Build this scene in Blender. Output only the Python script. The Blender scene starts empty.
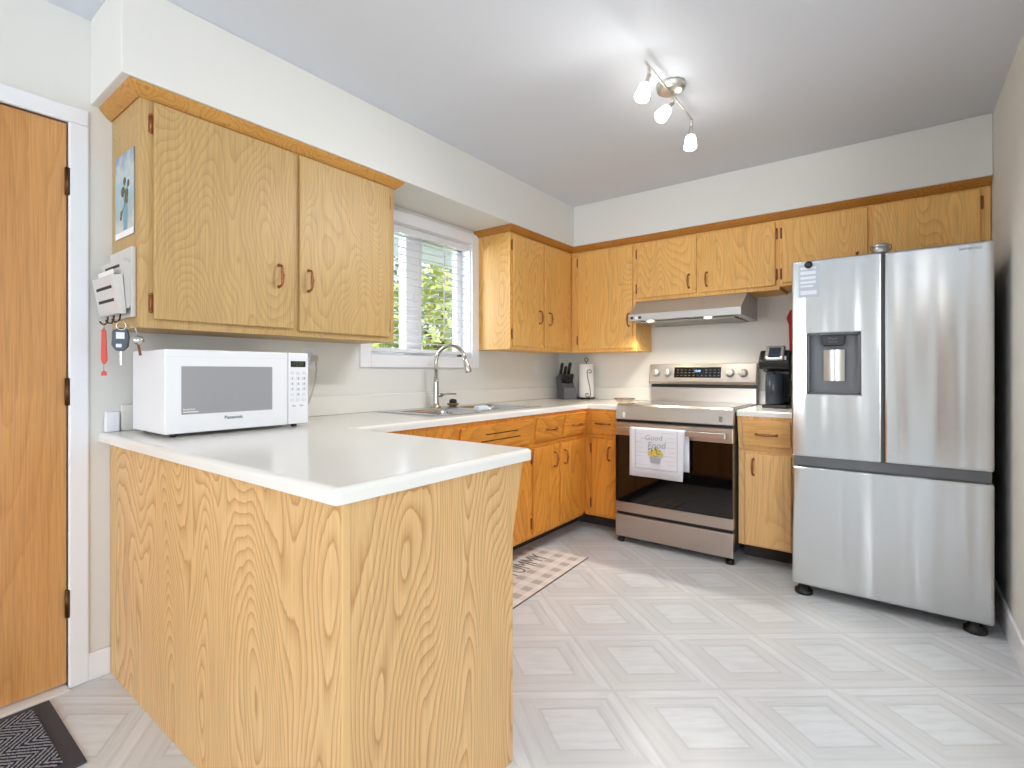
import bpy, bmesh, math, random
from mathutils import Vector, Matrix
random.seed(7)
SC = bpy.context.scene
COL = SC.collection

# ------------------------------------------------------------------ camera
cam_d = bpy.data.cameras.new('camera')
cam = bpy.data.objects.new('camera', cam_d); COL.objects.link(cam)
F_PX = 506.976
cam_d.sensor_fit = 'HORIZONTAL'; cam_d.sensor_width = 36.0
cam_d.lens = 36.0 * F_PX / 1024.0
cam_d.shift_y = -(384.0 - 371.84) / 1024.0
cam_d.clip_start = 0.02
cam.location = (2.4325, -3.9176, 1.146)
cam.rotation_euler = (math.radians(90), 0, math.radians(37.157))
SC.camera = cam

# ------------------------------------------------------------------ world, sun, daylight, fill lamps, exposure
SC.view_settings.view_transform = 'Standard'
SC.view_settings.look = 'None'
SC.view_settings.gamma = 1.0
SC.view_settings.use_curve_mapping = False
SC.view_settings.exposure = 0.0
w = bpy.data.worlds.new('sky'); SC.world = w; w.use_nodes = True
bg = w.node_tree.nodes['Background']
bg.inputs[0].default_value = (0.80, 0.90, 1.0, 1); bg.inputs[1].default_value = 1.6

def lamp(name, kind, loc, rot, energy, color=(1, 1, 1), **kw):
    d = bpy.data.lights.new(name, kind); d.energy = energy; d.color = color
    for k, v in kw.items(): setattr(d, k, v)
    o = bpy.data.objects.new(name, d); COL.objects.link(o)
    o.location = loc; o.rotation_euler = rot
    return o
R90 = math.radians(90)
sun = lamp('sun', 'SUN', (0, 0, 8), (0, 0, 0), 4.5, (1, .95, .86), angle=.01)
sun.rotation_euler = Vector((-.62, .28, -.72)).to_track_quat('-Z', 'Y').to_euler()
# fill lamps added at unseen dining-side openings; then daylight through the kitchen window
lamp('rear_fill', 'AREA', (4.65, -7.35, 1.10), (R90, 0, 0), 92, (.92, .96, 1.0), shape='RECTANGLE', size=1.5, size_y=2.1)
lamp('side_fill', 'AREA', (.45, -7.35, 1.30), (R90, 0, 0), 46, (.92, .96, 1.0), shape='RECTANGLE', size=.7, size_y=1.6)
lamp('dining_fill', 'AREA', (5.85, -4.6, 1.45), (0, R90, 0), 9, (.94, .97, 1.0), shape='RECTANGLE', size=1.5, size_y=2.8)
wd = lamp('window_daylight', 'AREA', (-1.15, -2.95, 1.95), (0, 0, 0), 90, (.94, .97, 1.0), shape='RECTANGLE', size=1.1, size_y=1.0)
wd.rotation_euler = (Vector((.45, -1.30, 1.0)) - Vector((-1.15, -2.95, 1.95))).to_track_quat('-Z', 'Y').to_euler()
# unseen fill lights added behind the camera, without any fixture
lamp('dining_lamp', 'POINT', (3.5, -5.2, 2.05), (0, 0, 0), 24, (1, .97, .93), shadow_soft_size=.30)
lamp('dining_lamp', 'POINT', (4.9, -5.7, 2.05), (0, 0, 0), 18, (1, .97, .93), shadow_soft_size=.30)

# ------------------------------------------------------------------ materials
def L(c):
    return tuple(((v / 12.92) if v <= .04045 else ((v + .055) / 1.055) ** 2.4) for v in [x / 255.0 for x in c]) + (1.0,)

def mat(name, rgb, rough=.5, metal=0.0, spec=.5, emit=None, estr=0, coat=0, alpha=None, trans=0, bump=None):
    m = bpy.data.materials.new(name); m.use_nodes = True
    b = m.node_tree.nodes['Principled BSDF']
    b.inputs['Base Color'].default_value = L(rgb)
    b.inputs['Roughness'].default_value = rough
    b.inputs['Metallic'].default_value = metal
    b.inputs['Specular IOR Level'].default_value = spec
    b.inputs['Coat Weight'].default_value = coat
    b.inputs['Transmission Weight'].default_value = trans
    if emit:
        b.inputs['Emission Color'].default_value = L(emit); b.inputs['Emission Strength'].default_value = estr
    if bump:
        sc, st = bump
        t = m.node_tree; tc = t.nodes.new('ShaderNodeTexCoord'); n = t.nodes.new('ShaderNodeTexNoise')
        n.inputs['Scale'].default_value = sc; n.inputs['Detail'].default_value = 3
        bp = t.nodes.new('ShaderNodeBump'); bp.inputs['Strength'].default_value = st; bp.inputs['Distance'].default_value = .002
        t.links.new(tc.outputs['Object'], n.inputs['Vector']); t.links.new(n.outputs['Fac'], bp.inputs['Height'])
        t.links.new(bp.outputs['Normal'], b.inputs['Normal'])
    return m

class G:
    """small node-graph helper"""
    def __init__(self, m):
        self.t = m.node_tree; self.b = self.t.nodes['Principled BSDF']
    def n(self, kind, **kw):
        x = self.t.nodes.new(kind)
        for k, v in kw.items(): setattr(x, k, v)
        return x
    def l(self, a, b): self.t.links.new(a, b)
    def math(self, op, a, b=None, c=None):
        x = self.n('ShaderNodeMath', operation=op)
        for i, v in enumerate((a, b, c)):
            if v is None: continue
            if isinstance(v, (int, float)): x.inputs[i].default_value = v
            else: self.l(v, x.inputs[i])
        return x.outputs[0]
    def mix(self, fac, a, b, blend='MIX'):
        x = self.n('ShaderNodeMix', data_type='RGBA', blend_type=blend)
        for i, v in ((0, fac), (6, a), (7, b)):
            if isinstance(v, (int, float)): x.inputs[i].default_value = v
            elif isinstance(v, tuple): x.inputs[i].default_value = v
            else: self.l(v, x.inputs[i])
        return x.outputs[2]
    def ramp(self, fac, stops):
        x = self.n('ShaderNodeValToRGB'); e = x.color_ramp.elements
        while len(e) < len(stops): e.new(.5)
        for i, (p, c) in enumerate(stops): e[i].position = p; e[i].color = c
        self.l(fac, x.inputs[0]); return x.outputs[0]

def grey(v): return (v, v, v, 1)

def wood(name, light, dark, grain='Z', across=3.6, along=.75, rings=15, line=.62, rough=.44, var=.5):
    """flat-sawn plywood veneer: growth-ring contours of a stretched noise, fine pores along the grain"""
    m = mat(name, light, rough, spec=.45)
    g = G(m)
    tc = g.n('ShaderNodeTexCoord'); oi = g.n('ShaderNodeObjectInfo')
    mp = g.n('ShaderNodeMapping'); s = [across] * 3; s['XYZ'.index(grain)] = along
    mp.inputs['Scale'].default_value = s
    g.l(tc.outputs['Object'], mp.inputs['Vector'])
    add = g.n('ShaderNodeVectorMath', operation='ADD')
    rnd = g.n('ShaderNodeCombineXYZ')
    r = g.math('MULTIPLY', oi.outputs['Random'], 37.0)
    g.l(r, rnd.inputs[0]); g.l(g.math('MULTIPLY', r, 1.7), rnd.inputs[1]); g.l(g.math('MULTIPLY', r, .61), rnd.inputs[2])
    g.l(mp.outputs[0], add.inputs[0]); g.l(rnd.outputs[0], add.inputs[1])
    n1 = g.n('ShaderNodeTexNoise'); n1.inputs['Scale'].default_value = 1.0; n1.inputs['Detail'].default_value = 1.2
    n1.inputs['Roughness'].default_value = .4
    g.l(add.outputs[0], n1.inputs['Vector'])
    # jagged ring edges
    mp2 = g.n('ShaderNodeMapping'); s2 = [38.0] * 3; s2['XYZ'.index(grain)] = 9.0; mp2.inputs['Scale'].default_value = s2
    g.l(tc.outputs['Object'], mp2.inputs['Vector'])
    n2 = g.n('ShaderNodeTexNoise'); n2.inputs['Scale'].default_value = 1.0; n2.inputs['Detail'].default_value = 2.0
    g.l(mp2.outputs[0], n2.inputs['Vector'])
    h = g.math('ADD', g.math('MULTIPLY', n1.outputs['Fac'], float(rings * 2)), g.math('MULTIPLY', n2.outputs['Fac'], .55))
    fr = g.math('FRACT', h)
    lines = g.ramp(fr, [(0, grey(.0)), (.45, grey(.12)), (.80, grey(.55)), (.92, grey(1)), (1, grey(.1))])
    mp3 = g.n('ShaderNodeMapping'); s3 = [220.0] * 3; s3['XYZ'.index(grain)] = 5.0; mp3.inputs['Scale'].default_value = s3
    g.l(tc.outputs['Object'], mp3.inputs['Vector'])
    n3 = g.n('ShaderNodeTexNoise'); n3.inputs['Scale'].default_value = 1.0; n3.inputs['Detail'].default_value = 1.0
    g.l(mp3.outputs[0], n3.inputs['Vector'])
    n4 = g.n('ShaderNodeTexNoise'); n4.inputs['Scale'].default_value = .7; n4.inputs['Detail'].default_value = 1.0
    g.l(add.outputs[0], n4.inputs['Vector'])
    c = g.mix(g.math('MULTIPLY', lines, line), L(light), L(dark))
    pore = g.ramp(n3.outputs['Fac'], [(.30, grey(.86)), (.6, grey(1.03))])
    c = g.mix(1.0, c, pore, 'MULTIPLY')
    tint = g.ramp(n4.outputs['Fac'], [(.3, (1 - .10 * var, 1 - .16 * var, 1 - .25 * var, 1)), (.7, (1 + .05 * var, 1 + .05 * var, 1 + .06 * var, 1))])
    c = g.mix(1.0, c, tint, 'MULTIPLY')
    g.l(c, g.b.inputs['Base Color'])
    bp = g.n('ShaderNodeBump'); bp.inputs['Strength'].default_value = .05; bp.inputs['Distance'].default_value = .001
    g.l(lines, bp.inputs['Height']); g.l(bp.outputs[0], g.b.inputs['Normal'])
    return m

W_PAN = wood('oak_peninsula_daylit', (232, 192, 136), (178, 118, 58), 'Z', 3.3, .85, 27, .66)  # peninsula and left wall oak: cool daylight put into the colour
W_UP = wood('oak_upper', (200, 167, 112), (172, 132, 80), 'Z', 3.0, 1.1, 33, .50)
W_UPB = wood('oak_upper_back', (246, 193, 112), (208, 146, 74), 'Z', 3.4, .9, 23, .55)  # back and base oak: same finish, warm light put into the colour
W_BASE = wood('oak_base', (232, 156, 62), (180, 104, 34), 'Z', 3.0, .7, 13, .5)
W_BASEX = wood('oak_base_across', (232, 156, 62), (180, 104, 34), 'Y', 5.0, .9, 9, .5)
W_BASEXX = wood('oak_base_acrossx', (232, 158, 66), (182, 108, 38), 'X', 5.0, .9, 9, .5)
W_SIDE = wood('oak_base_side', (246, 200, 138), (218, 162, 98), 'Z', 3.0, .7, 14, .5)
W_CRN = wood('oak_crown', (206, 152, 76), (160, 104, 42), 'Z', 9.0, 3.0, 10, .6)
W_CRNB = wood('oak_crown_back', (190, 128, 52), (142, 84, 30), 'Z', 9.0, 3.0, 10, .5)
W_DOOR = wood('door_veneer', (214, 160, 100), (192, 132, 72), 'Z', 5.0, .45, 6, .45, .3, 1.6)
M_WALL = mat('wall_paint', (232, 231, 226), .7, spec=.25, bump=(60, .05))
M_CEIL = mat('ceiling_paint', (222, 226, 233), .8, spec=.2, bump=(40, .05))
M_TRIM = mat('white_trim', (243, 244, 248), .35, spec=.4)
M_WHITE = mat('white_plastic', (240, 242, 246), .25, spec=.5)
M_WHITE2 = mat('white_grey_plastic', (222, 226, 234), .3)
M_CTOP = mat('laminate', (240, 238, 232), .15, spec=.5, bump=(6, .012))
M_BLACK = mat('black_plastic', (24, 24, 26), .35)
M_DARK = mat('dark_recess', (30, 26, 24), .6)
M_TOE = mat('toe_board', (62, 52, 48), .7)
M_BRONZE = mat('aged_copper', (158, 104, 72), .36, metal=.8)
M_BRONZED = mat('dark_bronze', (92, 62, 42), .4, metal=.8)
M_CHROME = mat('brushed_nickel', (205, 203, 198), .18, metal=1.0)
M_SATIN = mat('satin_nickel', (214, 210, 202), .34, metal=.9)
M_GLASS_BLK = mat('black_glass', (10, 9, 10), .04, spec=.6)
M_GREYDK = mat('charcoal_plastic', (128, 132, 138), .4)
M_SINK = mat('sink_steel', (196, 200, 204), .22, metal=1.0)
M_IRON = mat('black_wire', (28, 24, 22), .4, metal=.4)
M_PAPER = mat('paper', (246, 246, 244), .85, spec=.2, bump=(90, .2))
M_RED = mat('red_cloth', (196, 34, 48), .7)
M_REDP = mat('red_plastic', (222, 74, 60), .4)
M_SHADE = mat('frosted_glass_lit', (255, 255, 255), .4, emit=(255, 252, 246), estr=17)
M_HOODLAMP = mat('hood_lamp_lit', (255, 255, 255), .4, emit=(255, 232, 190), estr=9)
M_LEDG = mat('display_green', (60, 70, 52), .3, emit=(150, 170, 110), estr=.12)
M_LEDB = mat('display_blue', (80, 120, 160), .3, emit=(170, 215, 255), estr=2.0)
M_INK = mat('grey_ink', (120, 122, 128), .6)
M_INKD = mat('dark_ink', (112, 100, 96), .7)
M_TOWEL = mat('tea_towel_cotton', (226, 226, 232), .9, spec=.1, bump=(260, .35))
M_YEL = mat('yellow_print', (224, 196, 62), .9)
M_GRN = mat('green_print', (118, 130, 92), .9)
M_CUP = mat('water_tank', (52, 60, 72), .12)
M_GREYPL = mat('holder_grey', (213, 211, 208), .6)
M_GALV = mat('grey_metal_lid', (170, 172, 172), .3, metal=.8)
M_CORD = mat('cord_grey', (200, 192, 176), .5)

def glass_mat(name, tint=(1, 1, 1, 1), rough=0.0):
    m = bpy.data.materials.new(name); m.use_nodes = True
    t = m.node_tree; t.nodes.remove(t.nodes['Principled BSDF']); out = t.nodes['Material Output']
    a = t.nodes.new('ShaderNodeBsdfTransparent'); a.inputs[0].default_value = tint
    b = t.nodes.new('ShaderNodeBsdfGlossy'); b.inputs['Roughness'].default_value = rough
    mx = t.nodes.new('ShaderNodeMixShader')
    mx.inputs[0].default_value = .06; t.links.new(a.outputs[0], mx.inputs[1]); t.links.new(b.outputs[0], mx.inputs[2])
    t.links.new(mx.outputs[0], out.inputs[0]); return m
M_PANE = glass_mat('window_glass', (.97, .99, 1, 1))
M_DISH = glass_mat('clear_dish', (.93, .90, .86, 1), .05)

def steel(name, rgb, rough, brush, wave=None, grainy=.012):
    """brushed stainless; brush = axis along which the brushing runs; wave = slow dents of thin sheet"""
    m = mat(name, rgb, rough, metal=1.0); g = G(m)
    tc = g.n('ShaderNodeTexCoord'); mp = g.n('ShaderNodeMapping')
    s = [260.0] * 3; s['XYZ'.index(brush)] = 3.0; mp.inputs['Scale'].default_value = s
    g.l(tc.outputs['Object'], mp.inputs[0])
    n = g.n('ShaderNodeTexNoise'); n.inputs['Scale'].default_value = 1; g.l(mp.outputs[0], n.inputs['Vector'])
    g.l(g.math('ADD', g.math('MULTIPLY', n.outputs['Fac'], .06), rough - .03), g.b.inputs['Roughness'])
    b1 = g.n('ShaderNodeBump'); b1.inputs['Strength'].default_value = grainy; b1.inputs['Distance'].default_value = .0004
    g.l(n.outputs['Fac'], b1.inputs['Height'])
    nrm = b1.outputs[0]
    if wave:
        mp2 = g.n('ShaderNodeMapping'); mp2.inputs['Scale'].default_value = wave; g.l(tc.outputs['Object'], mp2.inputs[0])
        n2 = g.n('ShaderNodeTexNoise'); n2.inputs['Scale'].default_value = 1; n2.inputs['Detail'].default_value = 1.0
        g.l(mp2.outputs[0], n2.inputs['Vector'])
        b2 = g.n('ShaderNodeBump'); b2.inputs['Strength'].default_value = 1.0; b2.inputs['Distance'].default_value = .02
        g.l(n2.outputs['Fac'], b2.inputs['Height']); g.l(nrm, b2.inputs['Normal']); nrm = b2.outputs[0]
    g.l(nrm, g.b.inputs['Normal'])
    return m
M_FRIDGE = steel('fridge_steel', (208, 210, 211), .20, 'X', (7.0, 7.0, .3), .002)
M_STEEL = steel('range_steel', (198, 190, 182), .30, 'X')
M_KNOB = mat('knob_silver', (214, 212, 208), .35, metal=.6)
M_HOOD = mat('hood_steel', (188, 186, 184), .38, metal=.45)
M_SIDE = mat('appliance_side', (58, 60, 66), .5)

def floor_mat():
    m = mat('vinyl_floor', (226, 224, 218), .28, spec=.4); g = G(m)
    tc = g.n('ShaderNodeTexCoord'); sp = g.n('ShaderNodeSeparateXYZ'); g.l(tc.outputs['Object'], sp.inputs[0])
    X = g.math('DIVIDE', g.math('SUBTRACT', sp.outputs[0], 2.237), .315)
    Y = g.math('DIVIDE', g.math('SUBTRACT', sp.outputs[1], -1.228), .2475)
    A = g.math('MULTIPLY', g.math('ADD', X, Y), .5); B = g.math('MULTIPLY', g.math('SUBTRACT', X, Y), .5)
    a = g.math('SUBTRACT', g.math('FRACT', A), .5); b = g.math('SUBTRACT', g.math('FRACT', B), .5)
    aa = g.math('ABSOLUTE', a); ab = g.math('ABSOLUTE', b)
    d = g.math('MULTIPLY', g.math('MAXIMUM', aa, ab), 2.0)
    isa = g.math('GREATER_THAN', aa, ab)
    # streaks run along each frame board
    def streak(u, v, su, sv):
        cv = g.n('ShaderNodeCombineXYZ'); g.l(g.math('MULTIPLY', u, su), cv.inputs[0]); g.l(g.math('MULTIPLY', v, sv), cv.inputs[1])
        n = g.n('ShaderNodeTexNoise'); n.inputs['Scale'].default_value = 1; n.inputs['Detail'].default_value = 3
        g.l(cv.outputs[0], n.inputs['Vector']); return n.outputs['Fac']
    sA = streak(A, B, 34, 2.2); sB = streak(A, B, 2.2, 34)
    inner = g.math('LESS_THAN', d, .50)
    mxs = g.n('ShaderNodeMix', data_type='FLOAT'); g.l(isa, mxs.inputs[0]); g.l(sB, mxs.inputs[2]); g.l(sA, mxs.inputs[3])
    mxi = g.n('ShaderNodeMix', data_type='FLOAT'); g.l(inner, mxi.inputs[0]); g.l(mxs.outputs[0], mxi.inputs[2]); g.l(streak(A, B, 3.0, 16), mxi.inputs[3])
    st = mxi.outputs[0]
    base = g.ramp(d, [(0, L((228, 230, 235))), (.46, L((227, 229, 233))), (.50, L((206, 206, 209))), (.53, L((220, 221, 225))),
                      (.70, L((225, 226, 230))), (.755, L((214, 214, 217))), (.80, L((229, 230, 235))), (.955, L((231, 232, 237))), (.985, L((214, 213, 216))), (1, L((220, 220, 223)))])
    # printed shading: two sides of each frame are toned darker, as in the tile's print
    side = g.math('GREATER_THAN', g.math('SUBTRACT', b, a), 0.0)
    stc = g.ramp(st, [(.30, grey(.90)), (.55, grey(1.0)), (.75, grey(1.03))])
    c = g.mix(1.0, base, stc, 'MULTIPLY')
    dim = g.math('MULTIPLY', g.math('MULTIPLY', side, g.math('GREATER_THAN', d, .50)), .5)
    c = g.mix(dim, c, L((217, 217, 219)))
    n4 = g.n('ShaderNodeTexNoise'); n4.inputs['Scale'].default_value = 2.2; n4.inputs['Detail'].default_value = 2
    g.l(tc.outputs['Object'], n4.inputs['Vector'])
    soft = g.ramp(n4.outputs['Fac'], [(.35, grey(.96)), (.65, grey(1.02))])
    c = g.mix(1.0, c, soft, 'MULTIPLY')
    c = g.mix(1.0, c, (.965, 1.0, 1.0, 1), 'MULTIPLY')
    g.l(c, g.b.inputs['Base Color'])
    return m
M_FLOOR = floor_mat()

# ------------------------------------------------------------------ mesh helpers
class MB:
    def __init__(self): self.v = []; self.f = []; self.sm = []
    def add(self, vs, fs, smooth=False):
        o = len(self.v); self.v += [tuple(p) for p in vs]
        for f in fs: self.f.append(tuple(i + o for i in f)); self.sm.append(smooth)
        return self
    def box(self, x0, x1, y0, y1, z0, z1):
        x0, x1 = min(x0, x1), max(x0, x1); y0, y1 = min(y0, y1), max(y0, y1); z0, z1 = min(z0, z1), max(z0, z1)
        vs = [(x, y, z) for z in (z0, z1) for y in (y0, y1) for x in (x0, x1)]
        return self.add(vs, [(0, 2, 3, 1), (4, 5, 7, 6), (0, 1, 5, 4), (2, 6, 7, 3), (0, 4, 6, 2), (1, 3, 7, 5)])
    def prism(self, poly, off, smooth=False):
        n = len(poly); off = Vector(off); P = [Vector(p) for p in poly]
        nrm = sum(((P[i] - P[0]).cross(P[i + 1] - P[0]) for i in range(1, n - 1)), Vector())
        if nrm.dot(off) > 0: P = P[::-1]
        vs = P + [p + off for p in P]
        fs = [tuple(range(n)), tuple(range(2 * n - 1, n - 1, -1))]
        fs += [((i + 1) % n, i, i + n, (i + 1) % n + n) for i in range(n)]
        o = len(self.v)
        self.add(vs, fs, False)
        if smooth:
            for k in range(len(self.sm) - n, len(self.sm)): self.sm[k] = True
        return self
    def tube(self, path, r, seg=10, cap=True):
        P = [Vector(p) for p in path]; n = len(P)
        rs = r if isinstance(r, (list, tuple)) else [r] * n
        vs = []; ref = None
        for i in range(n):
            t = (P[min(i + 1, n - 1)] - P[max(i - 1, 0)]).normalized()
            if ref is None:
                ref = t.orthogonal().normalized()
            else:
                ref = (ref - t * ref.dot(t))
                ref = ref.normalized() if ref.length > 1e-6 else t.orthogonal().normalized()
            b = t.cross(ref)
            for k in range(seg):
                a = 2 * math.pi * k / seg
                vs.append(P[i] + (ref * math.cos(a) + b * math.sin(a)) * rs[i])
        fs = []
        for i in range(n - 1):
            for k in range(seg):
                k2 = (k + 1) % seg
                fs.append((i * seg + k, i * seg + k2, (i + 1) * seg + k2, (i + 1) * seg + k))
        self.add(vs, fs, True)
        if cap:
            o = len(self.v) - n * seg
            self.f.append(tuple(o + k for k in range(seg))[::-1]); self.sm.append(False)
            self.f.append(tuple(o + (n - 1) * seg + k for k in range(seg))); self.sm.append(False)
        return self
    def lathe(self, prof, origin=(0, 0, 0), axis=(0, 0, 1), seg=24):
        ax = Vector(axis).normalized(); u = ax.orthogonal().normalized(); w = ax.cross(u); O = Vector(origin)
        vs = []; n = len(prof)
        for (r, h) in prof:
            for k in range(seg):
                a = 2 * math.pi * k / seg
                vs.append(O + ax * h + (u * math.cos(a) + w * math.sin(a)) * max(r, 1e-5))
        fs = []
        for i in range(n - 1):
            for k in range(seg):
                k2 = (k + 1) % seg
                fs.append((i * seg + k, i * seg + k2, (i + 1) * seg + k2, (i + 1) * seg + k))
        self.add(vs, fs, True)
        o = len(self.v) - n * seg
        if prof[0][0] > 1e-4: self.f.append(tuple(o + k for k in range(seg))[::-1]); self.sm.append(False)
        if prof[-1][0] > 1e-4: self.f.append(tuple(o + (n - 1) * seg + k for k in range(seg))); self.sm.append(False)
        return self
    def sphere(self, c, r, seg=14, ring=8, sc=(1, 1, 1)):
        prof = [(math.sin(math.pi * i / ring) * r, -math.cos(math.pi * i / ring) * r) for i in range(ring + 1)]
        o = len(self.v); self.lathe(prof, (0, 0, 0), (0, 0, 1), seg)
        for i in range(o, len(self.v)):
            x, y, z = self.v[i]; self.v[i] = (c[0] + x * sc[0], c[1] + y * sc[1], c[2] + z * sc[2])
        return self
    def text(self, s, size, origin, xdir, ydir, depth=.0006, align='CENTER', sx=1.0, bold=0.0):
        cu = bpy.data.curves.new('t', 'FONT'); cu.body = s; cu.size = size; cu.align_x = align; cu.align_y = 'CENTER'
        cu.extrude = depth; cu.offset = bold; cu.resolution_u = 3
        o = bpy.data.objects.new('t', cu); COL.objects.link(o)
        dg = bpy.context.evaluated_depsgraph_get()
        me = bpy.data.meshes.new_from_object(o.evaluated_get(dg))
        xd = Vector(xdir).normalized(); yd = Vector(ydir).normalized(); zd = xd.cross(yd); O = Vector(origin)
        vs = [O + xd * v.co.x * sx + yd * v.co.y + zd * v.co.z for v in me.vertices]
        self.add(vs, [tuple(p.vertices) for p in me.polygons])
        bpy.data.objects.remove(o); bpy.data.curves.remove(cu); bpy.data.meshes.remove(me)
        return self
    def xf(self, M):
        self.v = [tuple(M @ Vector(p)) for p in self.v]; return self
    def build(self, name, material, parent=None, bevel=0, seg=2, sub=0, solid=0, fix=False):
        me = bpy.data.meshes.new(name)
        off = Vector(parent_world(parent)) if parent else Vector()
        me.from_pydata([tuple(Vector(p) - off) for p in self.v], [], self.f)
        me.polygons.foreach_set('use_smooth', self.sm)
        if fix:
            bm = bmesh.new(); bm.from_mesh(me); bmesh.ops.remove_doubles(bm, verts=bm.verts, dist=1e-5)
            bmesh.ops.recalc_face_normals(bm, faces=bm.faces); bm.to_mesh(me); bm.free()
        me.materials.append(material)
        o = bpy.data.objects.new(name, me); COL.objects.link(o)
        if parent: o.parent = parent
        if bevel:
            md = o.modifiers.new('bevel', 'BEVEL'); md.width = bevel; md.segments = seg; md.limit_method = 'ANGLE'; md.angle_limit = math.radians(40)
            md.harden_normals = False
        if solid:
            md = o.modifiers.new('solid', 'SOLIDIFY'); md.thickness = solid; md.offset = 0
        if sub:
            md = o.modifiers.new('sub', 'SUBSURF'); md.levels = sub; md.render_levels = sub
        return o

def parent_world(p):
    v = Vector()
    while p: v += p.location; p = p.parent
    return v
def thing(name, label, cat, loc=(0, 0, 0), group=None):
    o = bpy.data.objects.new(name, None); COL.objects.link(o); o.location = loc; o.empty_display_size = .05
    o['label'] = label; o['category'] = cat
    if group: o['group'] = group
    return o
def tag(o, label, cat, group=None):
    o['label'] = label; o['category'] = cat
    if group: o['group'] = group
    return o
def rebase(o, loc):
    """move a one-mesh thing's origin to its base"""
    loc = Vector(loc)
    for v in o.data.vertices: v.co -= loc
    o.location = loc; return o
def struct(o, label=None, cat=None):
    o['kind'] = 'structure'
    o['label'] = label or o.name.replace('_', ' '); o['category'] = cat or o.name.split('_')[0]
    return o

# ------------------------------------------------------------------ the room
FL = -.018; H = 2.476; ZS = 2.157; DS = .355; XR = 2.829; XD = 5.6; YR = -7.0; YE = -2.3
m = MB()
m.box(-.15, XD + .15, YR - .15, .15, -.10, FL)
struct(m.build('floor', M_FLOOR), 'pale vinyl floor printed with diagonal framed squares', 'floor')
m = MB().box(-.15, XD + .15, YR - .15, .15, H, H + .1)
struct(m.build('ceiling', M_CEIL), 'plain white painted ceiling', 'ceiling')
# window wall (x = 0) with window and door openings
WY0, WY1, WZ0, WZ1 = -2.075, -1.20, 1.245, 2.06
DY0, DY1, DZ1 = -4.27, -3.417, 2.065
m = MB()
T = -.14
m.box(T, 0, WY1, .15, FL, H); m.box(T, 0, WY0, WY1, FL, WZ0); m.box(T, 0, WY0, WY1, WZ1, H)
m.box(T, 0, DY1, WY0, FL, H); m.box(T, 0, DY0, DY1, DZ1, H); m.box(T, 0, YR - .15, DY0, FL, H)
struct(m.build('wall_left', M_WALL), 'cream painted wall with the window and entry door', 'wall')
m = MB().box(0, XR + .12, 0, .15, FL, H)
struct(m.build('wall_back', M_WALL), 'cream painted wall behind the range', 'wall')
m = MB().box(XR, XR + .12, YE, 0, FL, H).box(XR + .12, XD + .15, YE, YE + .12, FL, H)
struct(m.build('wall_right', M_WALL), 'cream painted wall beside the fridge', 'wall')
# unseen dining side behind the camera; openings added to let in fill light
m = MB()
m.box(0, .10, YR - .15, YR, FL, H); m.box(.10, .80, YR - .15, YR, 2.10, H).box(.10, .80, YR - .15, YR, FL, .50); m.box(.80, 3.9, YR - .15, YR, FL, H); m.box(3.9, 5.4, YR - .15, YR, 2.12, H); m.box(5.4, XD + .15, YR - .15, YR, FL, H)
struct(m.build('wall_rear', M_WALL), 'cream wall behind the viewer with openings added for daylight', 'wall')
m = MB()
m.box(XD, XD + .15, YR, -6.0, FL, H); m.box(XD, XD + .15, -3.2, YE, FL, H)
m.box(XD, XD + .15, -6.0, -3.2, FL, .7); m.box(XD, XD + .15, -6.0, -3.2, 2.2, H)
struct(m.build('wall_dining', M_WALL), 'cream dining side wall with opening added for daylight', 'wall')
d2 = struct(MB().box(2.92, 3.62, YR + .001, YR + .035, FL + .008, 2.03).build('door_2', mat('reflection_door', (150, 118, 88), .5), bevel=.003), 'brown wooden door added on the dining side for the fridge reflection', 'door')  # unseen; added for the tan band mirrored in the fridge
for z0, z1 in ((.25, .95), (1.10, 1.85)):
    MB().box(3.02, 3.52, YR + .0352, YR + .042, z0, z1).build('door_panel', mat('reflection_door_panel', (140, 108, 80), .5), d2, bevel=.004)
for nm, args in (('window_2', ('p',)), ('window_3', ('d',))):
    m = MB()
    if args[0] == 'p':
        for x in (3.9, 4.62, 5.34): m.box(x, x + .06, YR - .10, YR - .04, 0, 2.12)
        for z in (0, 2.06): m.box(3.9, 5.4, YR - .10, YR - .04, z, z + .06)
        for x in (.10, .76): m.box(x, x + .04, YR - .10, YR - .04, .5, 2.10)
        for z in (.5, 2.06): m.box(.10, .80, YR - .10, YR - .04, z, z + .04)
    else:
        for y in (-6.0, -4.63, -3.26): m.box(XD + .04, XD + .10, y, y + .06, .7, 2.2)
        for z in (.7, 2.14): m.box(XD + .04, XD + .10, -6.0, -3.2, z, z + .06)
    struct(m.build(nm, M_TRIM), 'white frame of unseen dining-side opening added for daylight', 'window')
# soffit above the upper cabinets (dropped bulkhead, L-shaped)
m = MB()
m.box(0, DS, -3.352, 0, ZS, H); m.box(DS, XR, -DS, 0, ZS, H)
struct(m.build('trim_4', M_WALL, bevel=.004), 'cream bulkhead running above the wall cabinets', 'soffit')
# baseboards
m = MB().box(0, .014, -3.362, -3.292, FL, .085).box(0, .014, YR, -4.35, FL, .085)
struct(m.build('baseboard_left', M_TRIM, bevel=.004), 'white baseboard beside the entry door', 'baseboard')
m = MB().box(XR - .014, XR, YE, 0, FL, .11)
struct(m.build('baseboard_right', M_TRIM, bevel=.004), 'white baseboard along the wall by the fridge', 'baseboard')
m = MB().box(0, XD, YR, YR + .014, 0, .11)
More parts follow.
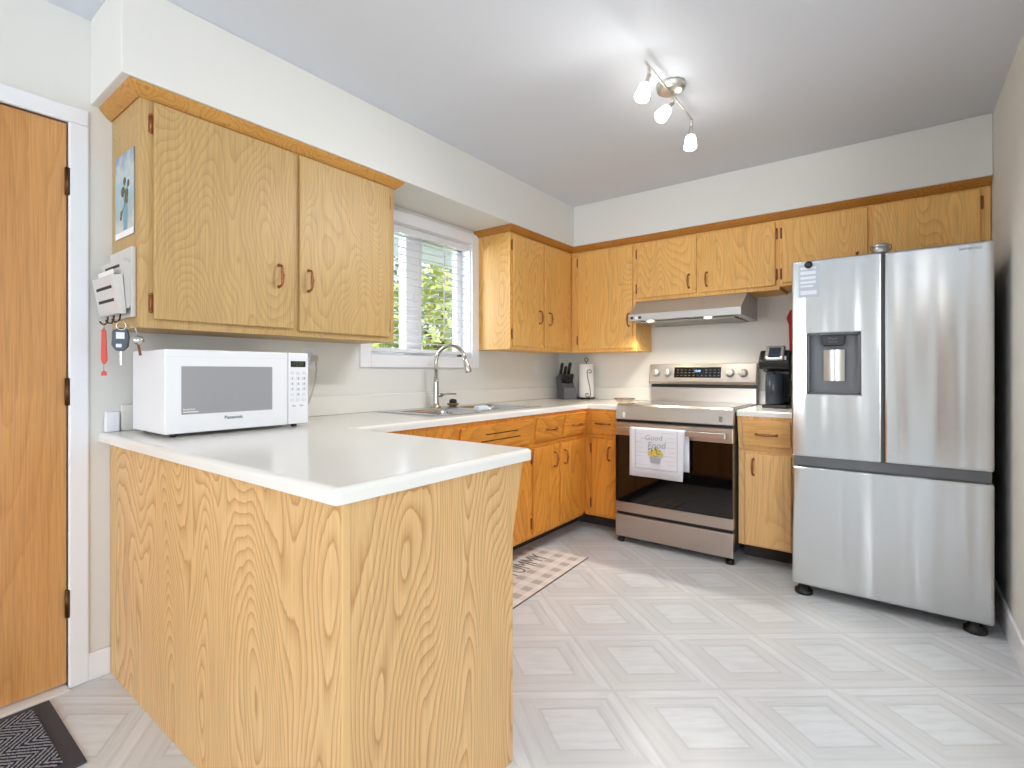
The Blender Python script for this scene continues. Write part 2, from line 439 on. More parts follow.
# entry door, casing, threshold
dr = struct(MB().box(-.05, -.008, DY0 + .0015, DY1 - .0015, -.002, DZ1 - .0015).build('door_1', W_DOOR, bevel=.002), 'flush orange-brown wooden entry door', 'door')
for z in (1.845, 1.073, .295):
    hb = MB().tube([(.008, DY1 - .002, z - .05), (.008, DY1 - .002, z + .05)], .009, 10)
    hb.build('hinge', M_BRONZED, dr)
kn = MB().lathe([(.028, 0), (.028, .008), (.012, .012), (.012, .04), (.027, .05), (.030, .065), (.02, .075), (0, .077)], (-.008, DY0 + .07, .96), (1, 0, 0))
kn.build('door_knob', M_BRONZED, dr)
m = MB()
m.box(-.05, .016, DY1, DY1 + .058, FL, DZ1 + .0); m.box(-.05, .016, DY0 - .058, DY0, FL, DZ1); m.box(-.05, .016, DY0 - .058, DY1 + .058, DZ1, DZ1 + .06)
struct(m.build('trim_1', M_TRIM, bevel=.005), 'white painted casing of the entry door', 'trim')
m = MB().box(-.14, .034, DY0, DY1, FL - .001, FL + .007)
struct(m.build('trim_3', mat('threshold', (232, 229, 224), .5), bevel=.003), 'pale threshold below the entry door', 'trim')

# kitchen window
m = MB()
cw = .072
m.box(0, .018, WY0 - cw, WY0, WZ0 - cw, WZ1 + cw); m.box(0, .018, WY1, WY1 + cw, WZ0 - cw, WZ1 + cw)
m.box(0, .018, WY0, WY1, WZ1, WZ1 + cw); m.box(0, .018, WY0, WY1, WZ0 - cw, WZ0)
struct(m.build('trim_2', M_TRIM, bevel=.003), 'white casing round the kitchen window', 'trim')
m = MB()
fx0, fx1 = -.135, -.085
m.box(fx0, fx1, WY0, WY0 + .05, WZ0, WZ1); m.box(fx0, fx1, WY1 - .05, WY1, WZ0, WZ1)
m.box(fx0, fx1, WY0, WY1, WZ0, WZ0 + .05); m.box(fx0, fx1, WY0, WY1, WZ1 - .05, WZ1)
m.box(fx0 - .01, fx1 + .01, -1.735, -1.60, WZ0, WZ1)
m.box(-.085, -.002, WY0, WY0 + .006, WZ0, WZ1).box(-.085, -.002, WY1 - .006, WY1, WZ0, WZ1).box(-.085, -.002, WY0, WY1, WZ0, WZ0 + .006).box(-.085, -.002, WY0, WY1, WZ1 - .006, WZ1)
wn = struct(m.build('window_1', M_TRIM, bevel=.003), 'white sliding kitchen window', 'window')
MB().box(-.112, -.108, WY0 + .05, -1.735, WZ0 + .05, WZ1 - .05).build('pane', M_PANE, wn)
MB().box(-.112, -.108, -1.60, WY1 - .05, WZ0 + .05, WZ1 - .05).build('pane', M_PANE, wn)
MB().box(-.108, -.06, -1.675, -1.655, 1.60, 1.68).build('latch', M_TRIM, wn, bevel=.003)
# venetian blind
bl = thing('venetian_blind', 'white open horizontal venetian blind hanging inside the kitchen window', 'blind', (-.03, -1.637, WZ0 + .02))
MB().box(-.055, -.012, WY0 + .01, WY1 - .01, WZ1 - .05, WZ1 - .008).build('headrail', M_WHITE, bl, bevel=.003)
MB().box(-.055, -.012, WY0 + .012, WY1 - .012, WZ0 + .022, WZ0 + .045).build('bottom_rail', M_WHITE, bl, bevel=.004)
sl = MB(); z = WZ0 + .085
while z < WZ1 - .07:
    for (xa, za), (xb, zb) in zip([(-.046, -.003), (-.040, 0), (-.034, .001), (-.028, 0)], [(-.040, 0), (-.034, .001), (-.028, 0), (-.022, -.003)]):
        sl.prism([(xa, WY0 + .012, z + za), (xb, WY0 + .012, z + zb), (xb, WY0 + .012, z + zb + .0008), (xa, WY0 + .012, z + za + .0008)], (0, WY1 - WY0 - .024, 0))
    z += .046
so = sl.build('slats', mat('blind_slat', (240, 242, 246), .4), bl); so.name = 'slat_stack'
c = MB()
for y in (-1.95, -1.64, -1.33):
    c.tube([(-.0205, y, WZ0 + .04), (-.0205, y, WZ1 - .03)], .0012, 6); c.tube([(-.0475, y, WZ0 + .04), (-.0475, y, WZ1 - .03)], .0012, 6)
c.build('ladder_cord', M_WHITE, bl)
MB().tube([(-.006, -1.46, WZ1 - .05), (-.006, -1.462, WZ0 + .14)], .004, 8).build('tilt_wand', M_WHITE, bl)

# ------------------------------------------------------------------ cabinet hardware
def PT(run, w_, d, z):
    """run 'L' = along the window wall (w = y, depth = +x); run 'B' = along the back wall (w = x, depth = -y)"""
    return (d, w_, z) if run == 'L' else (w_, -d, z)
def cbox(mb, run, w0, w1, d0, d1, z0, z1):
    a = PT(run, w0, d0, z0); b = PT(run, w1, d1, z1)
    return mb.box(a[0], b[0], a[1], b[1], a[2], b[2])
def cprism(mb, run, poly, w0, w1):
    P = [PT(run, w0, d, z) for d, z in poly]; a = Vector(PT(run, w0, 0, 0)); b = Vector(PT(run, w1, 0, 0))
    return mb.prism(P, b - a)
def pull(parent, run, w_, d, z, vertical=True, tilt=0, ln=.092):
    """ornate bow pull: two footed posts and a twisted, waisted bar"""
    mb = MB(); h = ln / 2
    def P(s, dd):
        if vertical: return PT(run, w_, d + dd + tilt * s, z + s)
        return PT(run, w_ + s, d + dd, z)
    for s in (-h, h):
        mb.tube([P(s, 0), P(s, .004), P(s * .97, .014), P(s * .9, .022)], [.008, .006, .0045, .0045], 8)
        mb.sphere(P(s, .002), .007, 8, 5)
    N = 13; pts = []; rs = []
    for i in range(N):
        t = -1 + 2 * i / (N - 1)
        pts.append(P(t * h * .95, .022 + .008 * (1 - t * t) + .002 * math.cos(t * 9)))
        rs.append(.0042 + .0034 * (1 - abs(t)) + .0009 * math.cos(t * 18))
    mb.tube(pts, rs, 8)
    return mb.build('handle', M_BRONZE, parent)
def hinge(parent, run, w_, d, z, ln=.062):
    mb = MB()
    cbox(mb, run, w_ - .007, w_ + .007, d, d + .003, z - ln / 2, z + ln / 2)
    mb.tube([PT(run, w_, d + .004, z - ln / 2), PT(run, w_, d + .004, z + ln / 2)], .004, 8)
    for s in (-1, 1): mb.sphere(PT(run, w_, d + .004, z + s * ln / 2), .0055, 8, 5)
    return mb.build('hinge', M_BRONZE, parent)
def door(parent, run, w0, w1, d, z0, z1, m_, th=.017, lip=.006):
    """lipped flush door: thin back lip and a slightly smaller raised face"""
    mb = MB()
    cbox(mb, run, w0, w1, d, d + th, z0, z1)
    return mb.build('door', m_, parent, bevel=.0045, seg=3)

UD = .303      # face-frame depth of wall cabinets
def crown(parent, run, w0, w1, ret0=None, ret1=None):
    mb = MB(); b = UD + .001; t = .346
    prof = [(b, 2.118), (b + .006, 2.116), (b + .018, 2.126), (t - .006, 2.146), (t, 2.1565), (b, 2.1565)]
    P0 = [PT(run, w0 if ret0 is None else (w0 - (d - b) if ret0 < 0 else w0 + 0), d, z) for d, z in prof]
    P1 = [PT(run, w1 if ret1 is None else (w1 + (d - b) * ret1), d, z) for d, z in prof]
    n = len(prof)
    mb.add(P0 + P1, [tuple(range(n))[::-1], tuple(range(n, 2 * n))] + [(i, (i + 1) % n, (i + 1) % n + n, i + n) for i in range(n)])
    for side, wv in ((ret0, w0), (ret1, w1)):
        if side is None or abs(side) != 1: continue
        # return along the cabinet end
        R0 = [PT(run, wv + side * (d - b), d, z) for d, z in prof]
        R1 = [PT(run, wv + side * (d - b), .002, z) for d, z in prof]
        mb.add(R0 + R1, [tuple(range(n)), tuple(range(n, 2 * n))[::-1]] + [(i, i + n, (i + 1) % n + n, (i + 1) % n) for i in range(n)])
    return mb.build('crown_molding', W_CRN if w0 < -2 else W_CRNB, parent, fix=True)

def face_frame(parent, run, w0, w1, z0, z1, stiles, rails, d0, d1, m_):
    mb = MB()
    for a, b in stiles: cbox(mb, run, a, b, d0, d1, z0, z1)
    for a, b in rails: cbox(mb, run, w0 + .0006, w1 - .0006, d0 + .0003, d1 - .0005, a + .0006, b - .0004)
    return mb.build('face_frame', m_, parent, bevel=.0015)

# ------------------------------------------------------------------ wall cabinets
ZB = 1.303; ZT = 2.157
def wall_cab(name, label, run, w0, w1, zb, doors, pulls, hinges, m_, end_panels=True, ret=(None, None), lf=None):
    mid = (w0 + w1) / 2
    t = thing(name, label, 'cabinet', PT(run, mid, .002, zb))
    mb = MB(); cbox(mb, run, w0, w1, .002, UD - .018, zb + .001, ZT)
    mb.build('carcass', m_, t, bevel=.001)
    st = []; prev = w0
    for a, b, *_ in doors:
        st.append((prev, a + .012)); prev = b - .012
    st.append((prev, w1))
    dz0 = min(d[2] for d in doors); dz1 = max(d[3] for d in doors)
    face_frame(t, run, w0, w1, zb, ZT - .0005, st, [(zb, dz0 + .012), (dz1 - .012, ZT - .0008)], UD - .018, UD, m_)
    for a, b, z0, z1 in doors: door(t, run, a, b, UD, z0, z1, m_, .016)
    for w_, z in pulls: pull(t, run, w_, UD + .016, z)
    for w_, z in hinges: hinge(t, run, w_, UD, z)
    crown(t, run, w0, w1, ret[0], ret[1])
    return t
wall_cab('wall_cabinet', 'large oak two-door wall cabinet above the white microwave', 'L', -3.285, -2.148, ZB,
         [(-3.245, -2.717, 1.335, 2.112), (-2.690, -2.186, 1.328, 2.112)],
         [(-2.786, 1.558), (-2.648, 1.556)], [(-3.252, 2.035), (-3.252, 1.392), (-2.180, 2.035), (-2.180, 1.388)], W_UP, ret=(-1, 1))
wall_cab('wall_cabinet', 'oak two-door wall cabinet between the window and the back corner', 'L', -1.13, -.3045, ZB,
         [(-1.105, -.735, 1.328, 2.105), (-.712, -.335, 1.328, 2.105)],
         [(-.790, 1.55), (-.655, 1.548)], [(-1.112, 2.03), (-1.112, 1.41)], W_UPB, ret=(-1, 0))
wall_cab('wall_cabinet', 'tall single-door oak corner wall cabinet left of the range hood', 'B', .3045, .868, ZB,
         [(.372, .845, 1.328, 2.105)], [(.815, 1.54)], [(.363, 2.03), (.363, 1.40)], W_UPB, ret=(None, 0))
wall_cab('wall_cabinet', 'short oak wall cabinet mounted over the range hood', 'B', .8685, 1.8385, 1.672,
         [(.880, 1.318, 1.698, 2.105), (1.350, 1.815, 1.698, 2.105)], [(1.268, 1.785), (1.390, 1.785)],
         [(.872, 2.03), (.872, 1.77), (1.823, 2.03), (1.823, 1.77)], W_UPB, ret=(0, 0))
wall_cab('wall_cabinet', 'short oak wall cabinet over the steel refrigerator', 'B', 1.839, 2.826, 1.692,
         [(1.855, 2.300, 1.712, 2.105), (2.325, 2.785, 1.712, 2.105)], [(2.25, 1.80), (2.38, 1.80)],
         [(1.848, 2.03), (1.848, 1.77), (2.792, 2.035), (2.792, 1.80)], W_UPB, ret=(0, 0))

# ------------------------------------------------------------------ base cabinets
CZ = .914; CT = .034
ZK = .098; FD = .600; FT = .634        # door plane, top of the outward-sloping drawer section
ZR = .682                              # where the face starts to lean out
def slant(z): return FD + (FT - FD) * (z - ZR) / (CZ - CT - ZR)
def base_cab(name, label, run, w0, w1, drawers, doors, frame_m, m_, md_, ct=None):
    t = thing(name, label, 'cabinet', PT(run, (w0 + w1) / 2, .30, FL))
    mb = MB(); zt = CZ - CT - .001
    cprism(mb, run, [(.03, ZK), (FD - .012, ZK), (FD - .012, ZR), (FT - .012, zt - .001), (.03, zt - .001)] if not ct else [(.03, ZK), (FD - .012, ZK), (FD - .012, ct), (.03, ct)], w0 + .0008, w1 - .0008)
    mb.build('carcass', frame_m, t)
    fr = MB()
    cprism(fr, run, [(FD - .0118, ZK - .002), (FD, ZK - .002), (FD, ZR), (FT, zt), (FT - .0118, zt), (FD - .0118, ZR)], w0 + .0004, w1 - .0004)
    fr.build('face_frame', frame_m, t)
    rl = MB(); cbox(rl, run, w0 + .0004, w1 - .0004, FD - .001, FD + .005, ZR - .012, ZR + .004)
    rl.build('rail', md_, t, bevel=.0015)
    kb = MB(); cbox(kb, run, w0 + .0008, w1 - .0008, .06, .445, FL, ZK)
    kb.build('toe_kick', M_TOE, t)
    for a, b, z0, z1, hw in drawers:
        d = MB(); e = .016
        cprism(d, run, [(slant(z0) + .0005, z0), (slant(z0) + e, z0 + .001), (slant(z1) + e, z1 - .001), (slant(z1) + .0005, z1)], a, b)
        dd = d.build('drawer', md_, t, bevel=.004, seg=3)
        for h in hw: pull(dd, run, h, slant((z0 + z1) / 2) + e, (z0 + z1) / 2 - .005, vertical=False, ln=.11)
    for a, b, z0, z1, hw, hs in doors:
        dd = door(t, run, a, b, FD, z0, z1, m_, .016)
        if hw: pull(dd, run, hw[0], FD + .016, hw[1])
        for (w_, z) in hs: hinge(t, run, w_, FD, z)
    return t
base_cab('base_cabinet', 'oak base cabinet with two small drawers in the corner beside the sink', 'L', -1.318, -.6365,
         [(-1.283, -.968, .700, .858, [-1.115]), (-.945, -.628, .700, .858, [-.79])],
         [(-1.290, -.990, .118, .662, (-1.052, .565), [(-1.300, .60), (-1.300, .19)]), (-.965, -.640, .118, .662, (-.925, .565), [])], W_BASE, W_BASE, W_BASEX, ct=.66)
sk = base_cab('base_cabinet', 'oak sink base cabinet with slotted false drawer front under the sink', 'L', -2.03, -1.319,
         [(-1.985, -1.335, .700, .852, [])],
         [(-1.985, -1.670, .118, .662, (-1.71, .565), []), (-1.650, -1.335, .118, .662, (-1.61, .565), [(-1.328, .60), (-1.328, .19)])], W_BASE, W_BASE, W_BASEX, ct=.66)
v = MB()
for z0, a, b in ((.800, -1.785, -1.485), (.762, -1.815, -1.455)):
    v.prism([(slant(z0) + .0165, a, z0 - .003), (slant(z0) + .0168, a, z0 + .003), (slant(z0) + .012, a, z0 + .003), (slant(z0) + .012, a, z0 - .003)], (0, b - a, 0))
v.build('vent_slot', M_DARK, sk)
nb = base_cab('base_cabinet', 'narrow oak base cabinet with one drawer left of the range', 'B', .6005, .884,
         [(.668, .868, .700, .858, [.757])], [(.658, .868, .118, .662, (.802, .56), [(.646, .59), (.646, .19)])], W_BASE, W_BASE, W_BASEXX)
base_cab('base_cabinet', 'oak base cabinet with one drawer between range and refrigerator', 'B', 1.662, 1.972,
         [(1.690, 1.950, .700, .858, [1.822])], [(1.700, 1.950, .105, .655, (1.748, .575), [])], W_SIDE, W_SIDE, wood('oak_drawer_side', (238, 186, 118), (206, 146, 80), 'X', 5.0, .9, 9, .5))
MB().prism([(.57, -.6358, ZK), (.5995, -.6358, ZK), (.5995, -.585, ZK), (.57, -.585, ZK)], (0, 0, CZ - CT - .002 - ZK)).build('corner_stile', W_BASE, nb)
MB().box(.425, .6003, -.445, -.425, FL, ZK).box(.425, .445, -.6363, -.446, FL, ZK).build('toe_kick', M_TOE, nb)
MB().box(.446, .5995, -.6355, -.446, ZK - .001, ZK + .016).build('floor_panel', W_BASE, nb)
# peninsula
pn = thing('peninsula_cabinet', 'oak plywood peninsula cabinet below the white counter in front', 'cabinet', (.76, -3.0, FL))
zt = CZ - CT - .001
MB().box(.02, 1.498, -3.274, -2.72, .1, zt - .002).build('carcass', W_BASE, pn)
MB().box(.002, 1.5155, -3.292, -3.2745, FL, zt).build('back_panel', W_PAN, pn, bevel=.0015)
MB().prism([(1.499, -3.274, FL), (1.499, -3.274, zt), (1.499, -2.654, zt), (1.499, -2.708, .655), (1.499, -2.708, FL)], (.020, 0, 0)).build('end_panel', W_PAN, pn, bevel=.0015)
MB().box(1.5158, 1.5215, -3.2945, -3.2745, FL, zt).build('corner_bead', mat('oak_bead', (226, 186, 126), .4), pn, bevel=.002)
fr = MB()
P = [(-2.72, ZK), (-2.708, ZK), (-2.708, .68), (-2.656, zt), (-2.668, zt), (-2.72, .68)]
fr.prism([(.605, y, z) for y, z in P], (.893, 0, 0)); fr.build('face_frame', W_BASE, pn)
for a, b in ((.64, 1.04), (1.07, 1.475)):
    dd = MB().box(a, b, -2.7075, -2.692, .118, .662).build('door', W_BASE, pn, bevel=.004)
MB().box(.6, 1.498, -2.80, -2.78, FL, .1).build('toe_kick', M_TOE, pn)
fl = MB().prism([(.02, y, z) for y, z in ((-2.655, ZK), (-2.655, zt - .004), (-2.030, zt - .004), (-2.030, ZK))], (.568, 0, 0))
cpf = thing('base_cabinet', 'plain oak blind corner cabinet joining the sink run to the peninsula', 'cabinet', (.3, -2.35, FL))
mb = MB(); cprism(mb, 'L', [(.03, ZK), (FD, ZK), (FD, ZR), (FT, zt - .0005), (.03, zt - .0005)], -2.652, -2.0308); mb.build('carcass', W_BASE, cpf)
mb = MB(); cbox(mb, 'L', -2.65, -2.031, .06, .445, FL, ZK); mb.build('toe_kick', M_TOE, cpf)

# ------------------------------------------------------------------ countertops
SX0, SX1, SY0, SY1 = .075, .545, -2.04, -1.14       # sink cut-out
def slab(xs, ys, inside, z0, z1):
    bm = bmesh.new(); vt = {}
    def vv(i, j, k):
        if (i, j, k) not in vt: vt[(i, j, k)] = bm.verts.new((xs[i], ys[j], (z0, z1)[k]))
        return vt[(i, j, k)]
    def ins(i, j): return 0 <= i < len(xs) - 1 and 0 <= j < len(ys) - 1 and inside((xs[i] + xs[i + 1]) / 2, (ys[j] + ys[j + 1]) / 2)
    for i in range(len(xs) - 1):
        for j in range(len(ys) - 1):
            if not ins(i, j): continue
            bm.faces.new([vv(i, j, 1), vv(i + 1, j, 1), vv(i + 1, j + 1, 1), vv(i, j + 1, 1)])
            bm.faces.new([vv(i, j, 0), vv(i, j + 1, 0), vv(i + 1, j + 1, 0), vv(i + 1, j, 0)])
            for (di, dj, a, b) in ((-1, 0, (i, j + 1), (i, j)), (1, 0, (i + 1, j), (i + 1, j + 1)), (0, -1, (i, j), (i + 1, j)), (0, 1, (i + 1, j + 1), (i, j + 1))):
                if not ins(i + di, j + dj): bm.faces.new([vv(*a, 0), vv(*b, 0), vv(*b, 1), vv(*a, 1)])
    return bm
XP, YP1, YP2 = 1.551, -3.329, -2.650; DC = .643
bm = slab([0.001, SX0, SX1, DC, .8855, XP], [YP1, YP2, SY0, SY1, -DC, -.001],
          lambda x, y: (y < YP2 and x < XP) or (x < DC and not (SX0 < x < SX1 and SY0 < y < SY1) and y >= YP2) or (y > -DC and x < .8855), CZ - CT, CZ)
def on_front(e):
    a, b = e.verts
    if abs(a.co.z - CZ) > 1e-5 or abs(b.co.z - CZ) > 1e-5: return False
    mx, my = (a.co.x + b.co.x) / 2, (a.co.y + b.co.y) / 2
    return len(e.link_faces) == 2 and abs(e.calc_face_angle()) > .5 and mx > .01 and my < -.01 and not (SX0 - .01 < mx < SX1 + .01 and SY0 - .01 < my < SY1 + .01) and not abs(mx - .8855) < .001
bm.normal_update()
vc = [e for e in bm.edges if abs(e.verts[0].co.z - e.verts[1].co.z) > .01 and abs(e.verts[0].co.x - XP) < .001]
bmesh.ops.bevel(bm, geom=vc, offset=.012, segments=4, profile=.5, affect='EDGES')
bm.normal_update()
bmesh.ops.bevel(bm, geom=[e for e in bm.edges if on_front(e)], offset=.013, segments=4, profile=.5, affect='EDGES')
me = bpy.data.meshes.new('countertop'); bm.to_mesh(me); bm.free(); me.materials.append(M_CTOP)
ct = bpy.data.objects.new('countertop', me); COL.objects.link(ct)
tag(ct, 'white laminate U-shaped countertop over the sink run and the peninsula', 'countertop')
def splash(parent, pts):
    mb = MB()
    for b in pts: mb.box(*b)
    return mb.build('backsplash', M_CTOP, parent, bevel=.006, seg=3)
splash(ct, [(.001, .020, -3.262, -.001, CZ, 1.016), (.020, .8855, -.020, -.001, CZ, 1.016)])
bm = slab([1.661, 1.975], [-DC, -.001], lambda x, y: True, CZ - CT, CZ)
bm.normal_update()
bmesh.ops.bevel(bm, geom=[e for e in bm.edges if all(abs(q.co.z - CZ) < 1e-5 and abs(q.co.y + DC) < 1e-4 for q in e.verts)], offset=.013, segments=4, profile=.5, affect='EDGES')
me = bpy.data.meshes.new('countertop'); bm.to_mesh(me); bm.free(); me.materials.append(M_CTOP)
c2 = bpy.data.objects.new('countertop', me); COL.objects.link(c2)
tag(c2, 'short white laminate countertop under the coffee maker', 'countertop')
splash(c2, [(1.661, 1.975, -.020, -.001, CZ, 1.016)])

# ------------------------------------------------------------------ sink, faucet
sk = thing('kitchen_sink', 'double-bowl stainless steel sink set into the counter below the window', 'sink', (.31, -1.59, CZ))
rm = MB()
bw = [(-2.005, -1.625), (-1.565, -1.175)]; bx0, bx1 = .16, .510
xs = [.05, bx0, bx1, .560]; ys = [-2.06, bw[0][0], bw[0][1], bw[1][0], bw[1][1], -1.12]
bm = slab(xs, ys, lambda x, y: not (bx0 < x < bx1 and any(a < y < b for a, b in bw)), CZ, CZ + .006)
me = bpy.data.meshes.new('rim'); bm.to_mesh(me); bm.free(); me.materials.append(M_SINK)
me.transform(Matrix.Translation(-Vector((.31, -1.59, CZ))))
ro = bpy.data.objects.new('rim', me); COL.objects.link(ro); ro.parent = sk
md = ro.modifiers.new('b', 'BEVEL'); md.width = .003; md.segments = 2
for a, b in bw:
    q = MB(); N = 6; rings = []
    def ring(inset, z, r):
        pts = []
        for cx_, cy_, a0 in ((bx1 - inset - r, b - inset - r, 0), (bx0 + inset + r, b - inset - r, 90), (bx0 + inset + r, a + inset + r, 180), (bx1 - inset - r, a + inset + r, 270)):
            for k in range(N + 1):
                t_ = math.radians(a0 + 90 * k / N); pts.append((cx_ + r * math.cos(t_), cy_ + r * math.sin(t_), z))
        return pts
    RR = [ring(-.004, CZ + .0055, .02), ring(.002, CZ + .003, .035), ring(.010, CZ - .02, .05), ring(.016, CZ - .13, .05), ring(.032, CZ - .158, .05), ring(.07, CZ - .165, .05)]
    n = len(RR[0])
    q.add([p for r_ in RR for p in r_], [(i * n + k, i * n + (k + 1) % n, (i + 1) * n + (k + 1) % n, (i + 1) * n + k) for i in range(len(RR) - 1) for k in range(n)], True)
    q.f.append(tuple(range(len(q.v) - n, len(q.v)))); q.sm.append(False)
    bo = q.build('bowl', M_SINK, sk)
    MB().lathe([(0, .001), (.02, .001), (.032, .003), (.042, .005), (.044, .0)], ((bx0 + bx1) / 2, (a + b) / 2, CZ - .166)).build('drain', M_CHROME, bo)
fa = thing('faucet', 'brushed nickel gooseneck faucet with side lever behind the sink', 'faucet', (.105, -1.645, CZ + .006))
bx, by, bz = .105, -1.645, CZ + .006
MB().lathe([(.030, 0), (.030, .006), (.022, .012), (.020, .03), (.0185, .09), (.0165, .16), (.0130, .19)], (bx, by, bz)).build('body', M_CHROME, fa)
ang = math.radians(14); dx, dy = math.cos(ang), math.sin(ang); R_ = .105; top = 1.205
pts = [(bx, by, bz + .18), (bx, by, top)]
for i in range(1, 15):
    t_ = math.pi * i / 14 * .93
    pts.append((bx + dx * (R_ - R_ * math.cos(t_)), by + dy * (R_ - R_ * math.cos(t_)), top + R_ * math.sin(t_)))
MB().tube(pts, .0115, 14).build('spout', M_CHROME, fa)
e = Vector(pts[-1]); dirn = (Vector(pts[-1]) - Vector(pts[-2])).normalized()
MB().tube([e - dirn * .012, e + dirn * .01, e + dirn * .045, e + dirn * .082, e + dirn * .09], [.0125, .014, .0165, .020, .018], 14).build('spray_head', M_CHROME, fa)
MB().tube([(bx, by + .012, bz + .075), (bx + .004, by + .045, bz + .078)], [.012, .014], 12).build('lever_hub', M_CHROME, fa)
MB().tube([(bx + .004, by + .04, bz + .078), (bx + .03, by + .075, bz + .086), (bx + .055, by + .125, bz + .083)], [.008, .006, .005], 10).build('lever', M_CHROME, fa)
st = thing('sink_strainer', 'small brass-rimmed sink strainer with dark top beside the faucet', 'strainer', (.115, -1.50, CZ + .006))
MB().lathe([(.02, 0), (.034, .008), (.040, .018), (.040, .022), (.030, .020), (.0, .016)], (.115, -1.50, CZ + .006)).build('basket', mat('brass', (176, 150, 112), .3, metal=.9), st)
MB().lathe([(.022, .018), (.026, .034), (.020, .046), (.0, .050)], (.115, -1.50, CZ + .006)).build('stopper', M_BLACK, st)
sp = MB().box(.47, .515, -1.700, -1.615, CZ + .0065, CZ + .034).build('sponge', mat('sponge_white', (226, 232, 240), .9, bump=(120, .6)), bevel=.008, seg=3)
tag(rebase(sp, (.4925, -1.6575, CZ + .0065)), 'small white sponge on the front rim of the sink', 'sponge')

# ------------------------------------------------------------------ range hood
hd = thing('range_hood', 'stainless steel under-cabinet range hood over the range', 'range hood', (1.27, -.24, 1.507))
hx0, hx1 = .889, 1.650
mb = MB().prism([(hx0, -.012, 1.505), (hx0, -.485, 1.512), (hx0, -.485, 1.560), (hx0, -.325, 1.668), (hx0, -.012, 1.668)], (hx1 - hx0, 0, 0))
mb.build('canopy', M_HOOD, hd, bevel=.002)
MB().box(hx0 + .05, hx1 - .05, -.43, -.05, 1.497, 1.507).build('filter', mat('filter_mesh', (150, 146, 140), .45, metal=.8, bump=(400, .8)), hd)
for x in (1.03, 1.43):
    MB().lathe([(.024, 0), (.024, .004), (.018, .006), (0, .007)], (x, -.425, 1.510), (0, 0, -1)).build('lamp_lens', M_HOODLAMP, hd)
for x in (.905, .940, .965):
    MB().box(x, x + .020, -.490, -.484, 1.524, 1.542).build('switch', M_BLACK if x != .940 else M_WHITE, hd, bevel=.002)
for x in (1.03, 1.43):
    lamp('hood_lamp_light', 'SPOT', (x, -.425, 1.494), (0, 0, 0), 22, (1, .90, .74), spot_size=math.radians(150), spot_blend=.8, shadow_soft_size=.03)

# ------------------------------------------------------------------ range
rg = thing('electric_range', 'freestanding stainless electric range with black glass oven door', 'range', (1.275, -.35, FL))
rx0, rx1, ry = .893, 1.655, -.700
MB().box(rx0 + .003, rx1 - .003, -.668, -.012, .05, .900).build('body', M_SIDE, rg, bevel=.003)
MB().box(rx0 + .002, rx1 - .002, -.655, -.075, .9005, .921).build('cooktop', M_STEEL, rg, bevel=.003)
MB().box(rx0 + .03, rx1 - .03, -.625, -.10, .9215, .9245).build('glass_top', mat('cooktop_glass', (120, 110, 102), .12, metal=.6), rg, bevel=.001)
# front trim panel (leans back to the cooktop)
MB().prism([(rx0, -.655, .895), (rx0, -.655, .926), (rx0, -.674, .927), (rx0, -.690, .915), (rx0, -.712, .824), (rx0, -.668, .820)], (rx1 - rx0, 0, 0)).build('control_apron', M_STEEL, rg, bevel=.003)
MB().box(rx0 + .055, rx0 + .072, -.7105, -.7005, .838, .872).build('latch_label', M_WHITE, rg)
MB().box(rx1 - .08, rx1 - .062, -.712, -.702, .842, .876).build('badge', mat('grey_badge', (140, 134, 128), .4), rg)
MB().box(rx0 + .004, rx1 - .004, -.690, -.6685, .806, .819).build('vent_gap', M_BLACK, rg)
# oven door
od = MB().box(rx0, rx1, -.712, -.669, .716, .804).build('oven_door', M_STEEL, rg, bevel=.003)
MB().box(rx0, rx1, -.706, -.669, .262, .7155).build('oven_glass', M_GLASS_BLK, rg, bevel=.003)
MB().box(rx0, rx1, -.708, -.669, .196, .2615).build('door_base', M_STEEL, rg, bevel=.002)
MB().box(rx0 + .006, rx1 - .006, -.690, -.669, .176, .1955).build('drawer_gap', M_BLACK, rg)
MB().box(rx0, rx1, -.706, -.669, .026, .175).build('storage_drawer', M_STEEL, rg, bevel=.004)
hb = MB(); hb.box(rx0 + .03, rx1 - .03, -.765, -.748, .745, .777)
hb.box(rx0 + .045, rx0 + .085, -.749, -.711, .748, .774); hb.box(rx1 - .085, rx1 - .045, -.749, -.711, .748, .774)
hb.build('oven_handle', M_STEEL, od, bevel=.004)
for x in (rx0 + .026, rx1 - .026):
    for y in (-.665, -.08):
        MB().lathe([(.024, FL), (.024, .006), (.010, .010), (.010, .055)], (x, y, 0)).build('leg', M_BLACK, rg)
# backguard
MB().box(rx0 - .0, rx1 + .0, -.070, -.012, .9005, 1.028).build('backguard', M_STEEL, rg, bevel=.002)
MB().box(rx0 + .002, rx1 - .002, -.066, -.012, 1.0285, 1.052).build('backguard_vent', M_BLACK, rg)
pv = MB().prism([(rx0 - .006, -.012, 1.0525), (rx0 - .006, -.100, 1.0525), (rx0 - .006, -.104, 1.075), (rx0 - .006, -.080, 1.205), (rx0 - .006, -.012, 1.205)], (rx1 - rx0 + .012, 0, 0)).build('control_panel', M_STEEL, rg, bevel=.004)
def py(z): return -.104 + (.024) * (z - 1.075) / .13
def on_panel(mb_, x0, x1, z0, z1, e=.002):
    mb_.prism([(x0, py(z0) - e, z0), (x0, py(z1) - e, z1), (x0, py(z1) + .002, z1), (x0, py(z0) + .002, z0)], (x1 - x0, 0, 0)); return mb_
on_panel(MB(), 1.085, 1.425, 1.103, 1.180).build('display', M_GLASS_BLK, pv)
on_panel(MB(), 1.235, 1.283, 1.140, 1.163, .0026).text('12:00', .022, (1.259, py(1.152) - .0032, 1.152), (1, 0, 0), (0, .18, 1)).build('clock', mat('display_navy', (22, 40, 66), .2), pv)
